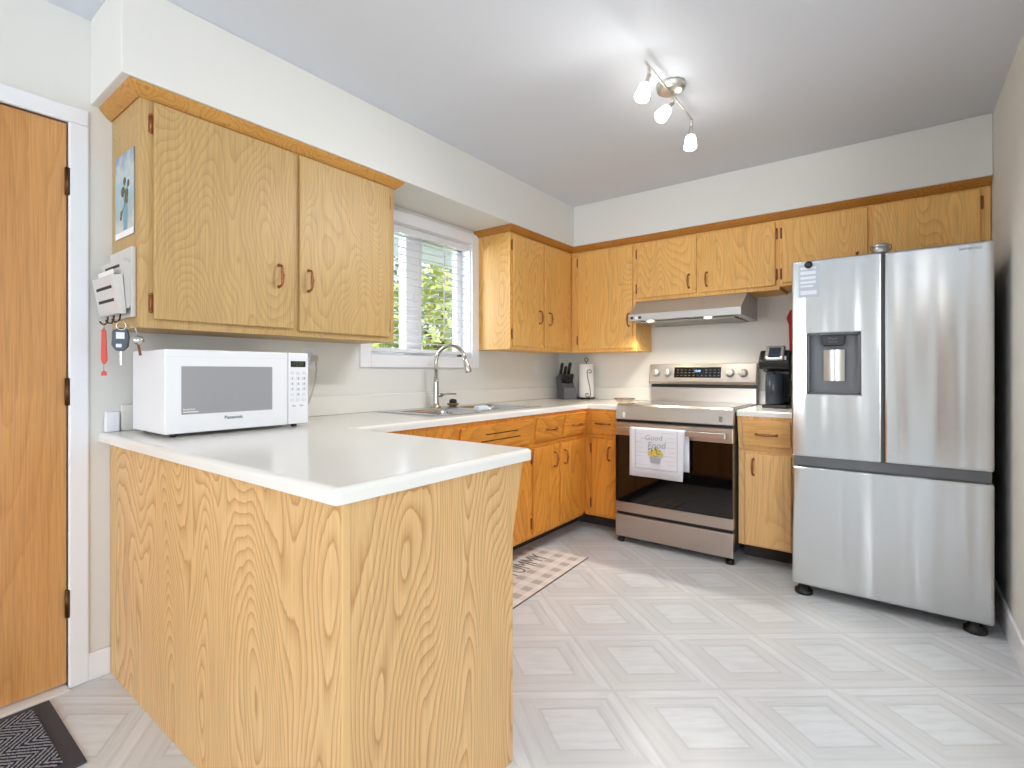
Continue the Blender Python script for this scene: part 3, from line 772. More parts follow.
MB().text('12:00', .020, (1.259, py(1.152) - .0036, 1.152), (1, 0, 0), (0, .18, 1)).build('clock_digits', M_LEDB, pv)
kb = MB()
for r_, z in enumerate((1.160, 1.140, 1.118)):
    for k in range(11):
        x = 1.105 + k * .030
        if 1.23 < x < 1.29 and r_ < 2: continue
        kb.prism([(x, py(z) - .0024, z - .0022), (x + .012, py(z) - .0024, z - .0022), (x + .012, py(z) - .0024, z + .0022), (x, py(z) - .0024, z + .0022)], (0, .001, 0))
kb.build('touch_keys', M_INK, pv).name = 'touch_key_print'
for x in (.945, 1.032, 1.488, 1.575):
    ax = Vector((0, -1, .18)).normalized(); o_ = Vector((x, py(1.138), 1.138))
    k = MB().lathe([(.030, 0), (.031, .004), (.026, .007), (.0245, .026), (.022, .030), (0, .031)], o_, ax, 24).build('knob', M_KNOB, pv)
    g_ = MB().box(-.004, .004, -.006, 0, -.022, .022); g_.xf(Matrix.Translation(o_ + ax * .036) @ Matrix.Rotation(.18, 4, 'X')); g_.build('grip', M_KNOB, k)

# tea towel over the oven handle
tw = MB(); N = 18
prof = [(-.740, .52), (-.741, .60), (-.742, .70), (-.744, .765), (-.752, .7815), (-.764, .7815), (-.771, .765), (-.772, .70), (-.774, .62), (-.776, .54), (-.778, .466)]
prof_n = len(prof); vs = []
for j, (y, z) in enumerate(prof):
    for i in range(N + 1):
        u = i / N; back = j < 4
        x = 1.028 + .352 * u + (.022 + .006 * u if back else 0) + (.012 * (1 - abs(j - 5) / 5) * (u - .2) if not back else 0)
        yy = y - (.004 * math.sin(u * 9 + .6) * max(0, (j - 5) / 5) if not back else 0) + (.003 * math.sin(u * 7) if back and j == 0 else 0)
        zz = z - (.002 * u if j > 8 else 0) * (j - 8) / 2
        vs.append((x, yy, zz))
tw.add(vs, [(j * (N + 1) + i, j * (N + 1) + i + 1, (j + 1) * (N + 1) + i + 1, (j + 1) * (N + 1) + i) for j in range(prof_n - 1) for i in range(N)], True)
tob = tw.build('tea_towel', M_TOWEL, solid=.0025)
tag(rebase(tob, (1.205, -.76, .466)), 'white printed tea towel draped over the oven door handle', 'towel')
yf = -.7835
pr_ = MB()
for x in (1.070, 1.345): pr_.box(x, x + .003, yf, yf + .001, .520, .772)
pr_.box(1.070, 1.348, yf - .001, yf + .001, .520, .523)
for z in (.745, .715, .690, .655, .625, .600, .570, .545): pr_.box(1.085 + .02 * math.sin(z * 90), 1.13 + .03 * math.cos(z * 70), yf, yf + .001, z, z + .0015); pr_.box(1.27 + .02 * math.cos(z * 80), 1.33, yf, yf + .001, z + .01, z + .0115)
pr_.build('printed_border', mat('print_grey', (176, 168, 186), .9), tob)
tt = MB().text('Good', .050, (1.195, yf - .0005, .722), (1, 0, .04), (.12, 0, 1), bold=-.0008); tt.text('Food', .058, (1.215, yf - .0005, .675), (1, 0, .04), (.12, 0, 1), bold=-.0008)
tt.build('lettering', mat('towel_ink', (150, 152, 160), .9), tob)
fl_ = MB(); rr = random.Random(3)
for k in range(26):
    x = 1.205 + rr.gauss(0, .022); z = .625 + rr.gauss(0, .010); s = .005 + rr.random() * .004
    fl_.lathe([(0, .0012), (s * .8, .001), (s, 0)], (x, yf, z), (0, -1, 0), 7)
fl_.build('lemon_print', M_YEL, tob)
gl = MB()
for k in range(30):
    x = 1.205 + rr.uniform(-.042, .042); z = .632 + rr.gauss(0, .012); s = .003 + rr.random() * .003
    gl.lathe([(0, .0006), (s, 0)], (x, yf, z), (0, -1, 0), 5)
gl.build('leaf_print', M_GRN, tob)
MB().prism([(1.168, yf, .600), (1.242, yf, .600), (1.236, yf, .562), (1.174, yf, .562)], (0, -.0006, 0)).build('crate_print', mat('crate_grey', (168, 168, 176), .9), tob)

# ------------------------------------------------------------------ refrigerator
fr = thing('refrigerator', 'stainless steel french door refrigerator with water dispenser', 'refrigerator', (2.385, -.47, FL))
fx0, fx1, fy = 1.994, 2.774, -.900
MB().box(fx0 + .004, fx1 - .004, -.825, -.04, .045, 1.680).build('body', M_SIDE, fr, bevel=.004)
def fdoor(name, x0, x1, z0, z1, holes=None):
    if not holes:
        return MB().box(x0, x1, fy, -.832, z0, z1).build(name, M_FRIDGE, fr, bevel=.012, seg=4)
    hx0_, hx1_, hz0, hz1 = holes
    bm = bmesh.new()
    xs_, zs_ = [x0, hx0_, hx1_, x1], [z0, hz0, hz1, z1]
    V = {(i, j, k): bm.verts.new((xs_[i], (fy, -.832)[k], zs_[j])) for i in range(4) for j in range(4) for k in (0, 1)}
    for i in range(3):
        for j in range(3):
            if (i, j) != (1, 1):
                bm.faces.new([V[i, j, 0], V[i + 1, j, 0], V[i + 1, j + 1, 0], V[i, j + 1, 0]])
            bm.faces.new([V[i, j, 1], V[i, j + 1, 1], V[i + 1, j + 1, 1], V[i + 1, j, 1]])
    for i in range(3):
        bm.faces.new([V[i, 0, 0], V[i, 0, 1], V[i + 1, 0, 1], V[i + 1, 0, 0]]); bm.faces.new([V[i, 3, 0], V[i + 1, 3, 0], V[i + 1, 3, 1], V[i, 3, 1]])
        bm.faces.new([V[0, i, 0], V[0, i + 1, 0], V[0, i + 1, 1], V[0, i, 1]]); bm.faces.new([V[3, i, 0], V[3, i, 1], V[3, i + 1, 1], V[3, i + 1, 0]])
    # dispenser recess
    D = .062
    W = {(i, j): bm.verts.new((xs_[i], fy + D, zs_[j])) for i in (1, 2) for j in (1, 2)}
    bm.faces.new([W[1, 1], W[2, 1], W[2, 2], W[1, 2]])
    for a, b in (((1, 1), (2, 1)), ((2, 1), (2, 2)), ((2, 2), (1, 2)), ((1, 2), (1, 1))):
        bm.faces.new([V[a[0], a[1], 0], V[b[0], b[1], 0], W[b], W[a]])
    bmesh.ops.recalc_face_normals(bm, faces=bm.faces)
    me_ = bpy.data.meshes.new(name); bm.to_mesh(me_); bm.free(); me_.materials.append(M_FRIDGE)
    me_.transform(Matrix.Translation(-fr.location))
    o = bpy.data.objects.new(name, me_); COL.objects.link(o); o.parent = fr
    md_ = o.modifiers.new('b', 'BEVEL'); md_.width = .008; md_.segments = 4; md_.limit_method = 'ANGLE'
    return o
dl = fdoor('door', fx0, 2.3775, .706, 1.722, (2.066, 2.292, 1.034, 1.342))
drr = fdoor('door', 2.3865, fx1, .706, 1.722)
dw = fdoor('freezer_drawer', fx0, fx1, .036, .655)
MB().box(fx0 + .006, fx1 - .006, -.868, -.828, .656, .705).build('handle_recess', mat('recess_grey', (112, 114, 118), .4, metal=.5), fr)
MB().box(2.3778, 2.3862, -.872, -.828, .71, 1.715).build('gasket', M_GREYDK, fr)
# water dispenser
MB().box(2.0745, 2.2835, fy + .056, fy + .0615, 1.0425, 1.3335).build('dispenser_back', M_GREYDK, dl)
b_ = MB()
b_.box(2.066, 2.0745, fy + .002, fy + .061, 1.034, 1.342).box(2.2835, 2.292, fy + .002, fy + .061, 1.034, 1.342).box(2.066, 2.292, fy + .002, fy + .061, 1.034, 1.0425).box(2.066, 2.292, fy + .002, fy + .061, 1.3335, 1.342)
b_.build('dispenser_frame', mat('bezel_grey', (96, 100, 106), .35), dl)
MB().prism([(2.125, fy + .006, 1.3335), (2.228, fy + .006, 1.3335), (2.226, fy + .006, 1.290), (2.216, fy + .006, 1.278), (2.137, fy + .006, 1.278), (2.127, fy + .006, 1.290)], (0, .05, 0)).build('dispenser_nozzle', mat('nozzle_dark', (48, 50, 54), .3), dl, bevel=.004)
MB().text('Water', .016, (2.177, fy + .0055, 1.314), (1, 0, 0), (0, 0, 1)).text('Cooling', .012, (2.177, fy + .0055, 1.298), (1, 0, 0), (0, 0, 1)).build('nozzle_lettering', M_INK, dl)
pd = MB()
ar = [(2.135 + .09 * k / 24, fy + .026 - .012 * math.sin(math.pi * k / 24), 1.100) for k in range(25)]
pd.prism(ar + [(2.225, fy + .036, 1.100), (2.135, fy + .036, 1.100)], (0, 0, .158))
pd.build('dispenser_paddle', mat('paddle_steel', (206, 206, 204), .3, metal=.9), dl)
MB().text('SAMSUNG', .0165, (2.695, fy - .0006, 1.693), (1, 0, 0), (0, 0, 1), sx=1.0).build('lettering', mat('logo_grey', (96, 92, 88), .4), drr)
for x in (fx0 + .05, fx1 - .06):
    MB().lathe([(.038, FL), (.042, FL + .005), (.042, .004), (.03, .012), (.014, .05)], (x, -.858, 0)).build('leg', M_BLACK, fr)
    MB().lathe([(.026, FL), (.026, .010), (.014, .018), (.014, .05)], (x, -.10, 0)).build('leg', M_BLACK, fr)
for x in (fx0 + .05, fx1 - .05):
    MB().box(x - .03, x + .03, -.86, -.76, 1.6805, 1.699).build('hinge_cover', M_GREYDK, fr, bevel=.005)
# note, magnet, jar
nt = MB().box(2.026, 2.116, fy - .0025, fy - .001, 1.532, 1.700).build('magnetic_note', mat('note_paper', (178, 187, 200), .5))
tag(rebase(nt, (2.07, fy - .001, 1.532)), 'pale blue printed note card held on the fridge door', 'note')
ln_ = MB()
for z, h in ((1.682, .012), (1.658, .017), (1.632, .014), (1.609, .012), (1.589, .009)):
    ln_.box(2.034, 2.034 + .070 - .012 * (h < .011), fy - .0032, fy - .0024, z - h / 2, z + h / 2)
ln_.box(2.034, 2.107, fy - .0032, fy - .0024, 1.545, 1.566)
ln_.build('printed_lines', mat('note_print', (216, 222, 232), .6), nt)
mg = MB().lathe([(.0185, 0), (.019, .004), (.016, .009), (.006, .011), (0, .011)], (2.071, fy - .0035, 1.699), (0, -1, 0)).build('fridge_magnet', M_BLACK)
tag(rebase(mg, (2.071, fy - .0035, 1.699)), 'small round black magnet on top of the fridge note', 'magnet')
jr = thing('lidded_jar', 'grey metal lidded jar with wire clasp on top of the fridge', 'jar', (2.372, -.866, 1.7222))
MB().lathe([(.031, 0), (.033, .003), (.033, .026), (.031, .029)], (2.372, -.866, 1.7222)).build('jar_body', M_GALV, jr)
MB().lathe([(.0335, .0285), (.034, .031), (.033, .040), (.028, .046), (.01, .048), (0, .048)], (2.372, -.866, 1.7222)).build('lid', M_GALV, jr)
MB().tube([(2.404, -.866, 1.734), (2.414, -.866, 1.742), (2.413, -.866, 1.760), (2.402, -.866, 1.764)], .002, 6).tube([(2.340, -.866, 1.734), (2.331, -.866, 1.742), (2.332, -.866, 1.760), (2.342, -.866, 1.764)], .002, 6).build('clasp', M_IRON, jr)

# ------------------------------------------------------------------ coffee maker
cf = thing('coffee_maker', 'black and silver single-serve coffee maker on the short counter', 'coffee maker', (1.82, -.24, CZ))
cx0, cx1 = 1.738, 1.892
MB().box(cx0 + .004, cx1 - .004, -.345, -.12, CZ + .0005, CZ + .022).build('drip_base', M_BLACK, cf, bevel=.006)
MB().box(cx0 + .004, cx1 - .004, -.215, -.115, CZ + .0225, 1.272).build('rear_column', M_BLACK, cf, bevel=.012, seg=3)
hd_ = MB().prism([(cx0 - .014, -.115, 1.135), (cx0 - .014, -.355, 1.165), (cx0 - .014, -.365, 1.215), (cx0 - .014, -.30, 1.285), (cx0 - .014, -.115, 1.285)], (cx1 - cx0 + .03, 0, 0)).build('brew_head', M_BLACK, cf, bevel=.012, seg=3)
MB().prism([(cx0 + .026, -.369, 1.212), (cx0 + .026, -.385, 1.232), (cx0 + .026, -.325, 1.318), (cx0 + .026, -.300, 1.300)], (.112, 0, 0)).build('silver_lid', mat('silver_plastic', (196, 194, 190), .25, metal=.7), cf, bevel=.012, seg=3)
n_ = Vector((0, -.086, -.06)).normalized()
MB().prism([(cx0 + .048, -.3805, 1.241), (cx0 + .116, -.3805, 1.241), (cx0 + .116, -.3385, 1.301), (cx0 + .048, -.3385, 1.301)], (0, -.004, -.0028)).build('screen', M_CUP, cf)
MB().box(1.872, 1.886, -.366, -.358, 1.222, 1.245).build('power_button', M_WHITE2, cf)
MB().lathe([(.020, 0), (.022, .02), (.012, .028), (.012, .045)], (1.806, -.31, 1.100)).build('spout', M_BLACK, cf)
tnk = MB().lathe([(.052, 0), (.056, .006), (.056, .190), (.052, .196), (0, .196)], (1.808, -.285, CZ + .023), seg=28).build('carafe', M_CUP, cf)
MB().tube([(cx1 - .006, -.31, .99), (cx1 + .012, -.31, 1.0), (cx1 + .012, -.31, 1.09), (cx1 - .006, -.31, 1.10)], .006, 8).build('handle', M_BLACK, cf)
# oven mitt on the wall
om = thing('oven_mitt', 'red oven mitt hanging on the wall between hood and refrigerator', 'oven mitt', (1.885, -.012, 1.57))
mb = MB()
oc = [(1.855, 1.565), (1.835, 1.515), (1.838, 1.495), (1.848, 1.470), (1.850, 1.40), (1.853, 1.30), (1.875, 1.275), (1.905, 1.285), (1.915, 1.37), (1.912, 1.48), (1.905, 1.56), (1.885, 1.578)]
mb.prism([(x, -.030, z) for x, z in oc], (0, .024, 0)); mb.build('mitt', M_RED, om, bevel=.008, seg=3)
MB().tube([(1.880, -.018, 1.573), (1.875, -.012, 1.595), (1.885, -.012, 1.605), (1.892, -.012, 1.590), (1.888, -.018, 1.573)], .002, 6).build('hanging_loop', M_RED, om)
MB().tube([(1.884, -.001, 1.602), (1.884, -.014, 1.600), (1.884, -.020, 1.606)], .003, 8).build('wall_hook', M_CHROME, om)

# ------------------------------------------------------------------ corner of the counter: knives, paper towel, dish
kbk = thing('knife_block', 'dark grey slanted knife block in the counter corner by the paper towels', 'knife block', (.192, -.18, CZ))
Rk = Matrix.Translation((.192, -.18, CZ + .0006)) @ Matrix.Rotation(math.radians(56), 4, 'Z')
def ksec(poly, x0, x1):
    q = MB().prism([(x0, y, z) for y, z in poly], (x1 - x0, 0, 0)); q.xf(Rk); return q
ksec([(-.06, .0), (.07, 0), (.105, .185), (.045, .215), (-.022, .098), (-.06, .098)], -.058, .058).build('block', mat('knife_block_grey', (92, 92, 97), .5), kbk, bevel=.003)
ksec([(-.0605, .002), (-.060, .002), (-.060, .096), (-.0605, .096)], -.055, .055).build('front_face', mat('knife_block_front', (104, 104, 108), .5), kbk)
slots = [(-.036, .075, .205, .135, 'tall knife at the left rear of the block'), (.0, .070, .203, .105, 'middle knife at the rear of the block'), (.036, .072, .204, .140, 'tall knife at the right rear of the block'),
         (-.040, .012, .155, .085, 'short knife at the left front of the block'), (-.014, .010, .150, .075, 'second short knife from the left in the block'), (.012, .010, .150, .075, 'third short knife from the left in the block'), (.038, .012, .155, .085, 'short knife at the right front of the block')]
dn = Vector((0, -.45, .9)).normalized()
for x, y, z, ln, lb in slots:
    a = Vector((x, y, z - .02))
    loc = Rk @ a
    kf = thing('kitchen_knife', 'black-handled ' + lb, 'knife', loc, 'knives in the block')
    q = MB(); P = [a + dn * t_ for t_ in (.0, .03, ln * .5, ln * .85, ln)]
    q.tube([p + Vector((0, -.003 * math.sin(i * 1.4), 0)) for i, p in enumerate(P)], [.012, .0145, .0135, .0155, .011], 8); q.xf(Rk); q.build('handle', M_BLACK, kf)
    q = MB().tube([a + dn * (-.004), a + dn * .008], .0095, 8); q.xf(Rk); q.build('bolster', M_CHROME, kf)
pc = (.335, -.105)
pt = thing('paper_towel_holder', 'black wire scroll paper towel holder in the counter corner', 'paper towel holder', (pc[0], pc[1], CZ))
ring_ = [(pc[0] + .072 * math.cos(a_ * math.pi / 12), pc[1] + .072 * math.sin(a_ * math.pi / 12), CZ + .012) for a_ in range(25)]
MB().tube(ring_, .004, 8, cap=False).build('base_ring', M_IRON, pt)
bq = MB().tube([(pc[0] - .072, pc[1], CZ + .012), (pc[0] + .072, pc[1], CZ + .012)], .0035, 8)
bq.tube([(pc[0], pc[1], CZ + .012), (pc[0], pc[1], CZ + .322)], .0035, 8)
lp = [(pc[0] + .016 * math.sin(t_) , pc[1], CZ + .335 - .016 * math.cos(t_)) for t_ in [i * math.pi / 8 for i in range(17)]]
bq.tube(lp, .0032, 8); bq.build('centre_rod', M_IRON, pt)
for a_ in (200, 270, 320, 60):
    p_ = (pc[0] + .074 * math.cos(math.radians(a_)), pc[1] + .074 * math.sin(math.radians(a_)), CZ + .006)
    MB().sphere(p_, .0065, 8, 6).build('foot', M_IRON, pt)
# S-scroll in front of the roll, facing the room
fd = Vector((.60, -.80, 0)).normalized(); rd = Vector((.80, .60, 0)).normalized(); O_ = Vector((pc[0], pc[1], 0)) + fd * .071
def scr(u, z_): return O_ + rd * u + Vector((0, 0, CZ + z_))
s1 = [scr(.018 + (.022 - .0012 * i * .9) * math.cos(math.pi - i * .42) , .232 + (.022 - .0011 * i) * math.sin(math.pi - i * .42)) for i in range(17)]
s2 = [scr(.0 + (.026 - .0014 * i) * math.cos(-i * .42), .042 + (.026 - .0014 * i) * math.sin(-i * .42)) for i in range(16)]
MB().tube(s1[::-1] + [scr(.004, .17), scr(.018, .11)] + s2, .0028, 7).build('scroll', M_IRON, pt)
pr2 = MB().lathe([(.021, .0), (.062, 0), (.064, .004), (.064, .276), (.062, .28), (.021, .28), (.021, 0)], (pc[0], pc[1], CZ + .0165), seg=32).build('paper_towel_roll', M_PAPER)
tag(rebase(pr2, (pc[0], pc[1], CZ + .0165)), 'white paper towel roll standing on the black wire holder', 'paper towel')
gd = thing('glass_dish', 'shallow clear glass dish with dark rim on the counter beside the range', 'dish', (.80, -.36, CZ))
MB().lathe([(0, .003), (.040, .003), (.055, .010), (.078, .030), (.080, .030), (.058, .007), (.042, 0), (0, 0)], (.80, -.36, CZ + .0005), seg=28).build('bowl', M_DISH, gd)
MB().tube([(.80 + .079 * math.cos(i * math.pi / 16), -.36 + .079 * math.sin(i * math.pi / 16), CZ + .031) for i in range(33)], .0026, 6, cap=False).build('rim', mat('rim_brown', (96, 74, 60), .3), gd)

# ------------------------------------------------------------------ microwave
mw = thing('microwave', 'white countertop microwave oven with grey window on the peninsula', 'microwave', (.25, -2.976, CZ))
mx0, mx1, my0, my1, mz0, mz1 = .085, .398, -3.246, -2.708, CZ + .011, 1.226
MB().box(mx0, mx1, my0 + .003, my1 - .003, mz0, mz1).build('housing', M_WHITE, mw, bevel=.006, seg=3)
dB = -2.800
md_ = MB().box(mx1 + .0005, mx1 + .020, my0, dB - .001, mz0 + .002, mz1).build('door', M_WHITE, mw, bevel=.005, seg=3)
cp = MB().box(mx1 + .0005, mx1 + .020, dB + .001, my1, mz0 + .002, mz1).build('control_panel', M_WHITE, mw, bevel=.005, seg=3)
X = mx1 + .020
MB().box(X - .0003, X + .0012, -3.195, -2.868, .994, 1.166).build('window', mat('microwave_window', (158, 159, 163), .12, spec=.6), md_)
MB().text('Panasonic', .017, (X + .0006, -3.017, .974), (0, 1, 0), (0, 0, 1), bold=.0003).build('lettering', M_INK, md_)
MB().text('Inverter', .012, (X + .0016, -3.170, 1.012), (0, 1, 0), (0, 0, 1)).box(X + .001, X + .0016, -3.19, -3.14, 1.001, 1.004).build('small_lettering', M_WHITE, md_)
MB().box(X - .0004, X + .0006, my0 + .004, dB - .004, 1.1995, 1.2010).build('door_seam', M_WHITE2, md_)
dsp = MB().box(X - .0003, X + .0012, -2.789, -2.723, 1.166, 1.191).build('display', mat('lcd_dark', (44, 50, 42), .2), cp)
MB().text('12:00', .020, (X + .0016, -2.755, 1.1785), (0, 1, 0), (0, 0, 1)).build('clock_digits', M_LEDG, dsp)
for r_ in range(6):
    for k in range(3):
        y = -2.782 + k * .0265; z = 1.141 - r_ * .0225
        b_ = MB().box(X - .0004, X + .0014, y - .0085, y + .0085, z - .007, z + .007)
        b_.build('key_button', M_WHITE2, cp, bevel=.0015)
kt = MB()
labs = ['1', '2', '3', '4', '5', '6', '7', '8', '9', '0']
for i_, s_ in enumerate(labs):
    r_, k = divmod(i_, 3); kk = k if i_ < 9 else 1
    kt.text(s_, .013, (X + .0016, -2.782 + kk * .0265, 1.1185 - r_ * .0225), (0, 1, 0), (0, 0, 1), depth=.0003)
kt.text('Start', .009, (X + .0009, -2.740, 1.004), (0, 1, 0), (0, 0, 1), depth=.0003).text('Stop', .009, (X + .0009, -2.775, 1.004), (0, 1, 0), (0, 0, 1), depth=.0003)
kt.build('key_lettering', M_INK, cp)
for x in (mx0 + .03, mx1 - .02):
    for y in (my0 + .04, my1 - .045):
        MB().lathe([(.011, .0005), (.012, .002), (.012, .012)], (x, y, CZ)).build('foot', M_BLACK, mw)
# outlets, plug, switch
def plate(label, cat, name, loc, run='L', duplex=True):
    y, z = loc
    t = MB().box(.0005, .006, y - .036, y + .036, z - .058, z + .058).build(name, M_WHITE, bevel=.003, seg=2)
    tag(rebase(t, (.0005, y, z)), label, cat)
    q = MB()
    if duplex:
        for s in (-.02, .02): q.box(.006, .0075, y - .016, y + .016, z + s - .014, z + s + .014)
    else: q.box(.006, .009, y - .006, y + .006, z - .013, z + .013)
    q.build('receptacle' if duplex else 'toggle', M_WHITE2, t, bevel=.002)
    return t
wb = MB().box(.0015, .030, -3.312, -3.268, CZ + .0005, .992).build('plastic_box', M_WHITE, bevel=.004, seg=3)
tag(rebase(wb, (.016, -3.29, CZ + .0005)), 'small white plastic box on the counter end against the wall', 'box')
plate('cream outlet cover on the wall right of the microwave', 'outlet', 'electrical_outlet', (-2.455, 1.215))
plate('white switch plate on the wall under the corner wall cabinet', 'light switch', 'light_switch', (-.375, 1.19), duplex=False)
pg = thing('power_plug', 'beige plug and cord in the outlet beside the microwave', 'plug', (.02, -2.438, 1.205))
MB().prism([(.0078, -2.452, 1.20), (.0078, -2.424, 1.20), (.0078, -2.424, 1.230), (.0078, -2.452, 1.230)], (.030, 0, 0)).build('plug', M_CORD, pg, bevel=.005)
MB().tube([(.034, -2.438, 1.202), (.042, -2.438, 1.16), (.040, -2.444, 1.10), (.034, -2.46, 1.03), (.05, -2.50, .955), (.055, -2.56, .9185), (.06, -2.66, .9185), (.070, -2.715, .93)], .0035, 8).build('cord', M_CORD, pg)

# ------------------------------------------------------------------ mail holder, keys, picture on the cabinet end
mh = thing('mail_holder', 'light grey wooden mail holder with key hooks on the cabinet end', 'mail holder', (.17, -3.287, 1.345))
ye = -3.2865
MB().box(.030, .272, ye - .014, ye, 1.342, 1.592).build('back_board', M_GREYPL, mh, bevel=.002)
def pocket(z0, z1, y0, y1, x0, x1):
    q = MB(); t_ = .008
    q.prism([(x0, y0, z0), (x0, y0 - t_, z0), (x0, y1 - t_, z1), (x0, y1, z1)], (x1 - x0, 0, 0))
    q.prism([(x0, y0 + .0, z0), (x0, ye - .0145, z0), (x0, ye - .0145, z1 - .01), (x0, y1, z1)], (t_, 0, 0))
    q.prism([(x1 - t_, y0 + .0, z0), (x1 - t_, ye - .0145, z0), (x1 - t_, ye - .0145, z1 - .01), (x1 - t_, y1, z1)], (t_, 0, 0))
    q.box(x0, x1, y0, ye - .0145, z0, z0 + t_)
    return q
pocket(1.372, 1.545, -3.306, -3.317, .036, .266).build('rear_pocket', M_GREYPL, mh)
fp = MB(); x0, x1 = .044, .268
ya, yb = -3.329, -3.349
fp.prism([(x0, ya, 1.360), (x0, ya - .008, 1.360), (x0, yb - .008, 1.485), (x0, yb, 1.485)], (x1 - x0, 0, 0))
for xx in (x0, x1 - .008): fp.prism([(xx, ya, 1.360), (xx, -3.3145, 1.362), (xx, -3.3255, 1.49), (xx, yb, 1.485)], (.008, 0, 0))
fp.box(x0, x1, ya - .006, -3.3145, 1.352, 1.360)
fpo = fp.build('front_pocket', M_GREYPL, mh)
sv = MB()
def sl_y(z): return ya - .008 + (yb - ya) * (z - 1.360) / .125
for z in (1.400, 1.445):
    sv.prism([(.075, sl_y(z - .005) - .0012, z - .005), (.075, sl_y(z + .005) - .0012, z + .005), (.075, sl_y(z + .005) + .002, z + .005), (.075, sl_y(z - .005) + .002, z - .005)], (.170, 0, 0))
sv.prism([(.07, -3.3240, 1.520), (.07, -3.3245, 1.530), (.07, -3.318, 1.530), (.07, -3.317, 1.520)], (.16, 0, 0))
sv.build('slot_opening', M_DARK, mh)
hooks = (.095, .165, .235)
for x in hooks:
    MB().tube([(x, -3.322, 1.353), (x, -3.324, 1.334), (x, -3.330, 1.322), (x, -3.340, 1.322), (x, -3.347, 1.332)], .0028, 8).build('key_hook', M_BRONZED, mh)
lt = MB().prism([(.06, -3.3275, 1.40), (.06, -3.3285, 1.40), (.06, -3.343, 1.510), (.06, -3.342, 1.510)], (.17, 0, 0)).build('letter', M_PAPER)
tag(rebase(lt, (.145, -3.3275, 1.40)), 'white envelope standing in the grey mail holder', 'letter')
kc = thing('key_fob', 'red strap key fob hanging from the mail holder hook nearest the door', 'key fob', (.085, -3.372, 1.325))
MB().tube([(.085, -3.372 + .010 * math.sin(i * math.pi / 6), 1.313 + .012 * math.cos(i * math.pi / 6)) for i in range(13)], .0022, 6).build('split_ring', M_CHROME, kc)
MB().prism([(.078, -3.374, 1.302), (.092, -3.374, 1.302), (.094, -3.374, 1.255), (.096, -3.374, 1.19), (.090, -3.374, 1.175), (.082, -3.374, 1.175), (.076, -3.374, 1.19), (.077, -3.374, 1.255)], (0, .007, 0)).build('strap', M_REDP, kc, bevel=.002)
MB().tube([(.085, -3.370, 1.178), (.085, -3.370, 1.150)], .0012, 6).build('thread', M_REDP, kc)
MB().prism([(.076, -3.374, 1.132), (.094, -3.374, 1.132), (.092, -3.374, 1.146), (.085, -3.374, 1.152), (.078, -3.374, 1.146)], (0, .008, 0)).build('charm', M_REDP, kc, bevel=.002)
kk = thing('car_keys', 'dark car key fob and metal keys hanging from the mail holder', 'keys', (.19, -3.372, 1.325))
MB().tube([(.155 + .014 * math.sin(i * math.pi / 6), -3.372, 1.308 + .015 * math.cos(i * math.pi / 6)) for i in range(13)], .0022, 6).build('split_ring', M_CHROME, kk)
fobm = MB().prism([(.128, -3.372, 1.290), (.150, -3.372, 1.302), (.172, -3.372, 1.298), (.178, -3.372, 1.270), (.175, -3.372, 1.235), (.160, -3.372, 1.218), (.138, -3.372, 1.220), (.126, -3.372, 1.24)], (0, .014, 0)).build('remote', mat('fob_grey', (66, 74, 84), .4), kk, bevel=.004)
MB().box(.140, .164, -3.3735, -3.3715, 1.262, 1.285).box(.140, .156, -3.3735, -3.3715, 1.232, 1.244).build('remote_buttons', M_WHITE2, kk).name = 'remote_button'
MB().lathe([(.018, 0), (.018, .003), (.0, .004)], (.205, -3.376, 1.258), (.2, -1, 0), 6).build('key', M_CHROME, kk)
MB().prism([(.199, -3.373, 1.245), (.207, -3.373, 1.245), (.214, -3.373, 1.205), (.206, -3.373, 1.203)], (0, .002, 0)).build('key', M_BRONZED, kk)
MB().prism([(.150, -3.370, 1.218), (.156, -3.370, 1.218), (.155, -3.370, 1.170), (.151, -3.370, 1.170)], (0, .002, 0)).build('key', M_CHROME, kk)
MB().tube([(.170, -3.372, 1.310), (.195, -3.372, 1.302), (.203, -3.374, 1.275)], .0016, 6).build('key_chain', M_CHROME, kk)
kc.location = (.095, -3.335, 1.325); kk.location = (.280, -3.296, 1.325); kc.rotation_euler.z = math.radians(65); kk.rotation_euler.z = math.radians(65)
def pic_mat():
    m_ = mat('flower_print', (176, 196, 208), .6); g = G(m_)
    tc = g.n('ShaderNodeTexCoord'); sp_ = g.n('ShaderNodeSeparateXYZ'); g.l(tc.outputs['Object'], sp_.inputs[0])
    n = g.n('ShaderNodeTexNoise'); n.inputs['Scale'].default_value = 14; n.inputs['Detail'].default_value = 4; g.l(tc.outputs['Object'], n.inputs['Vector'])
    h = g.math('ADD', g.math('MULTIPLY', sp_.outputs[2], 3.2), g.math('MULTIPLY', g.math('SUBTRACT', n.outputs['Fac'], .5), .8))
    g.l(g.ramp(h, [(.05, L((206, 208, 206))), (.30, L((172, 186, 190))), (.55, L((168, 196, 206))), (.8, L((196, 208, 208))), (1, L((140, 160, 184)))]), g.b.inputs['Base Color']); return m_
pcx0, pcx1, pz0, pz1 = .058, .256, 1.645, 1.955
po = MB().box(pcx0, pcx1, ye - .003, ye, pz0, pz1).build('picture_card', pic_mat(), bevel=.0006)
tag(rebase(po, (.157, ye, pz0)), 'small blue flower picture stuck on the cabinet end above the mail holder', 'picture')
MB().prism([(.150, ye - .0034, 1.670), (.190, ye - .0034, 1.670), (.196, ye - .0034, 1.745), (.184, ye - .0034, 1.775), (.156, ye - .0034, 1.775), (.146, ye - .0034, 1.745)], (0, .001, 0)).build('vase_print', mat('vase_blue', (128, 168, 186), .6), po)
fq = MB(); gq = MB()
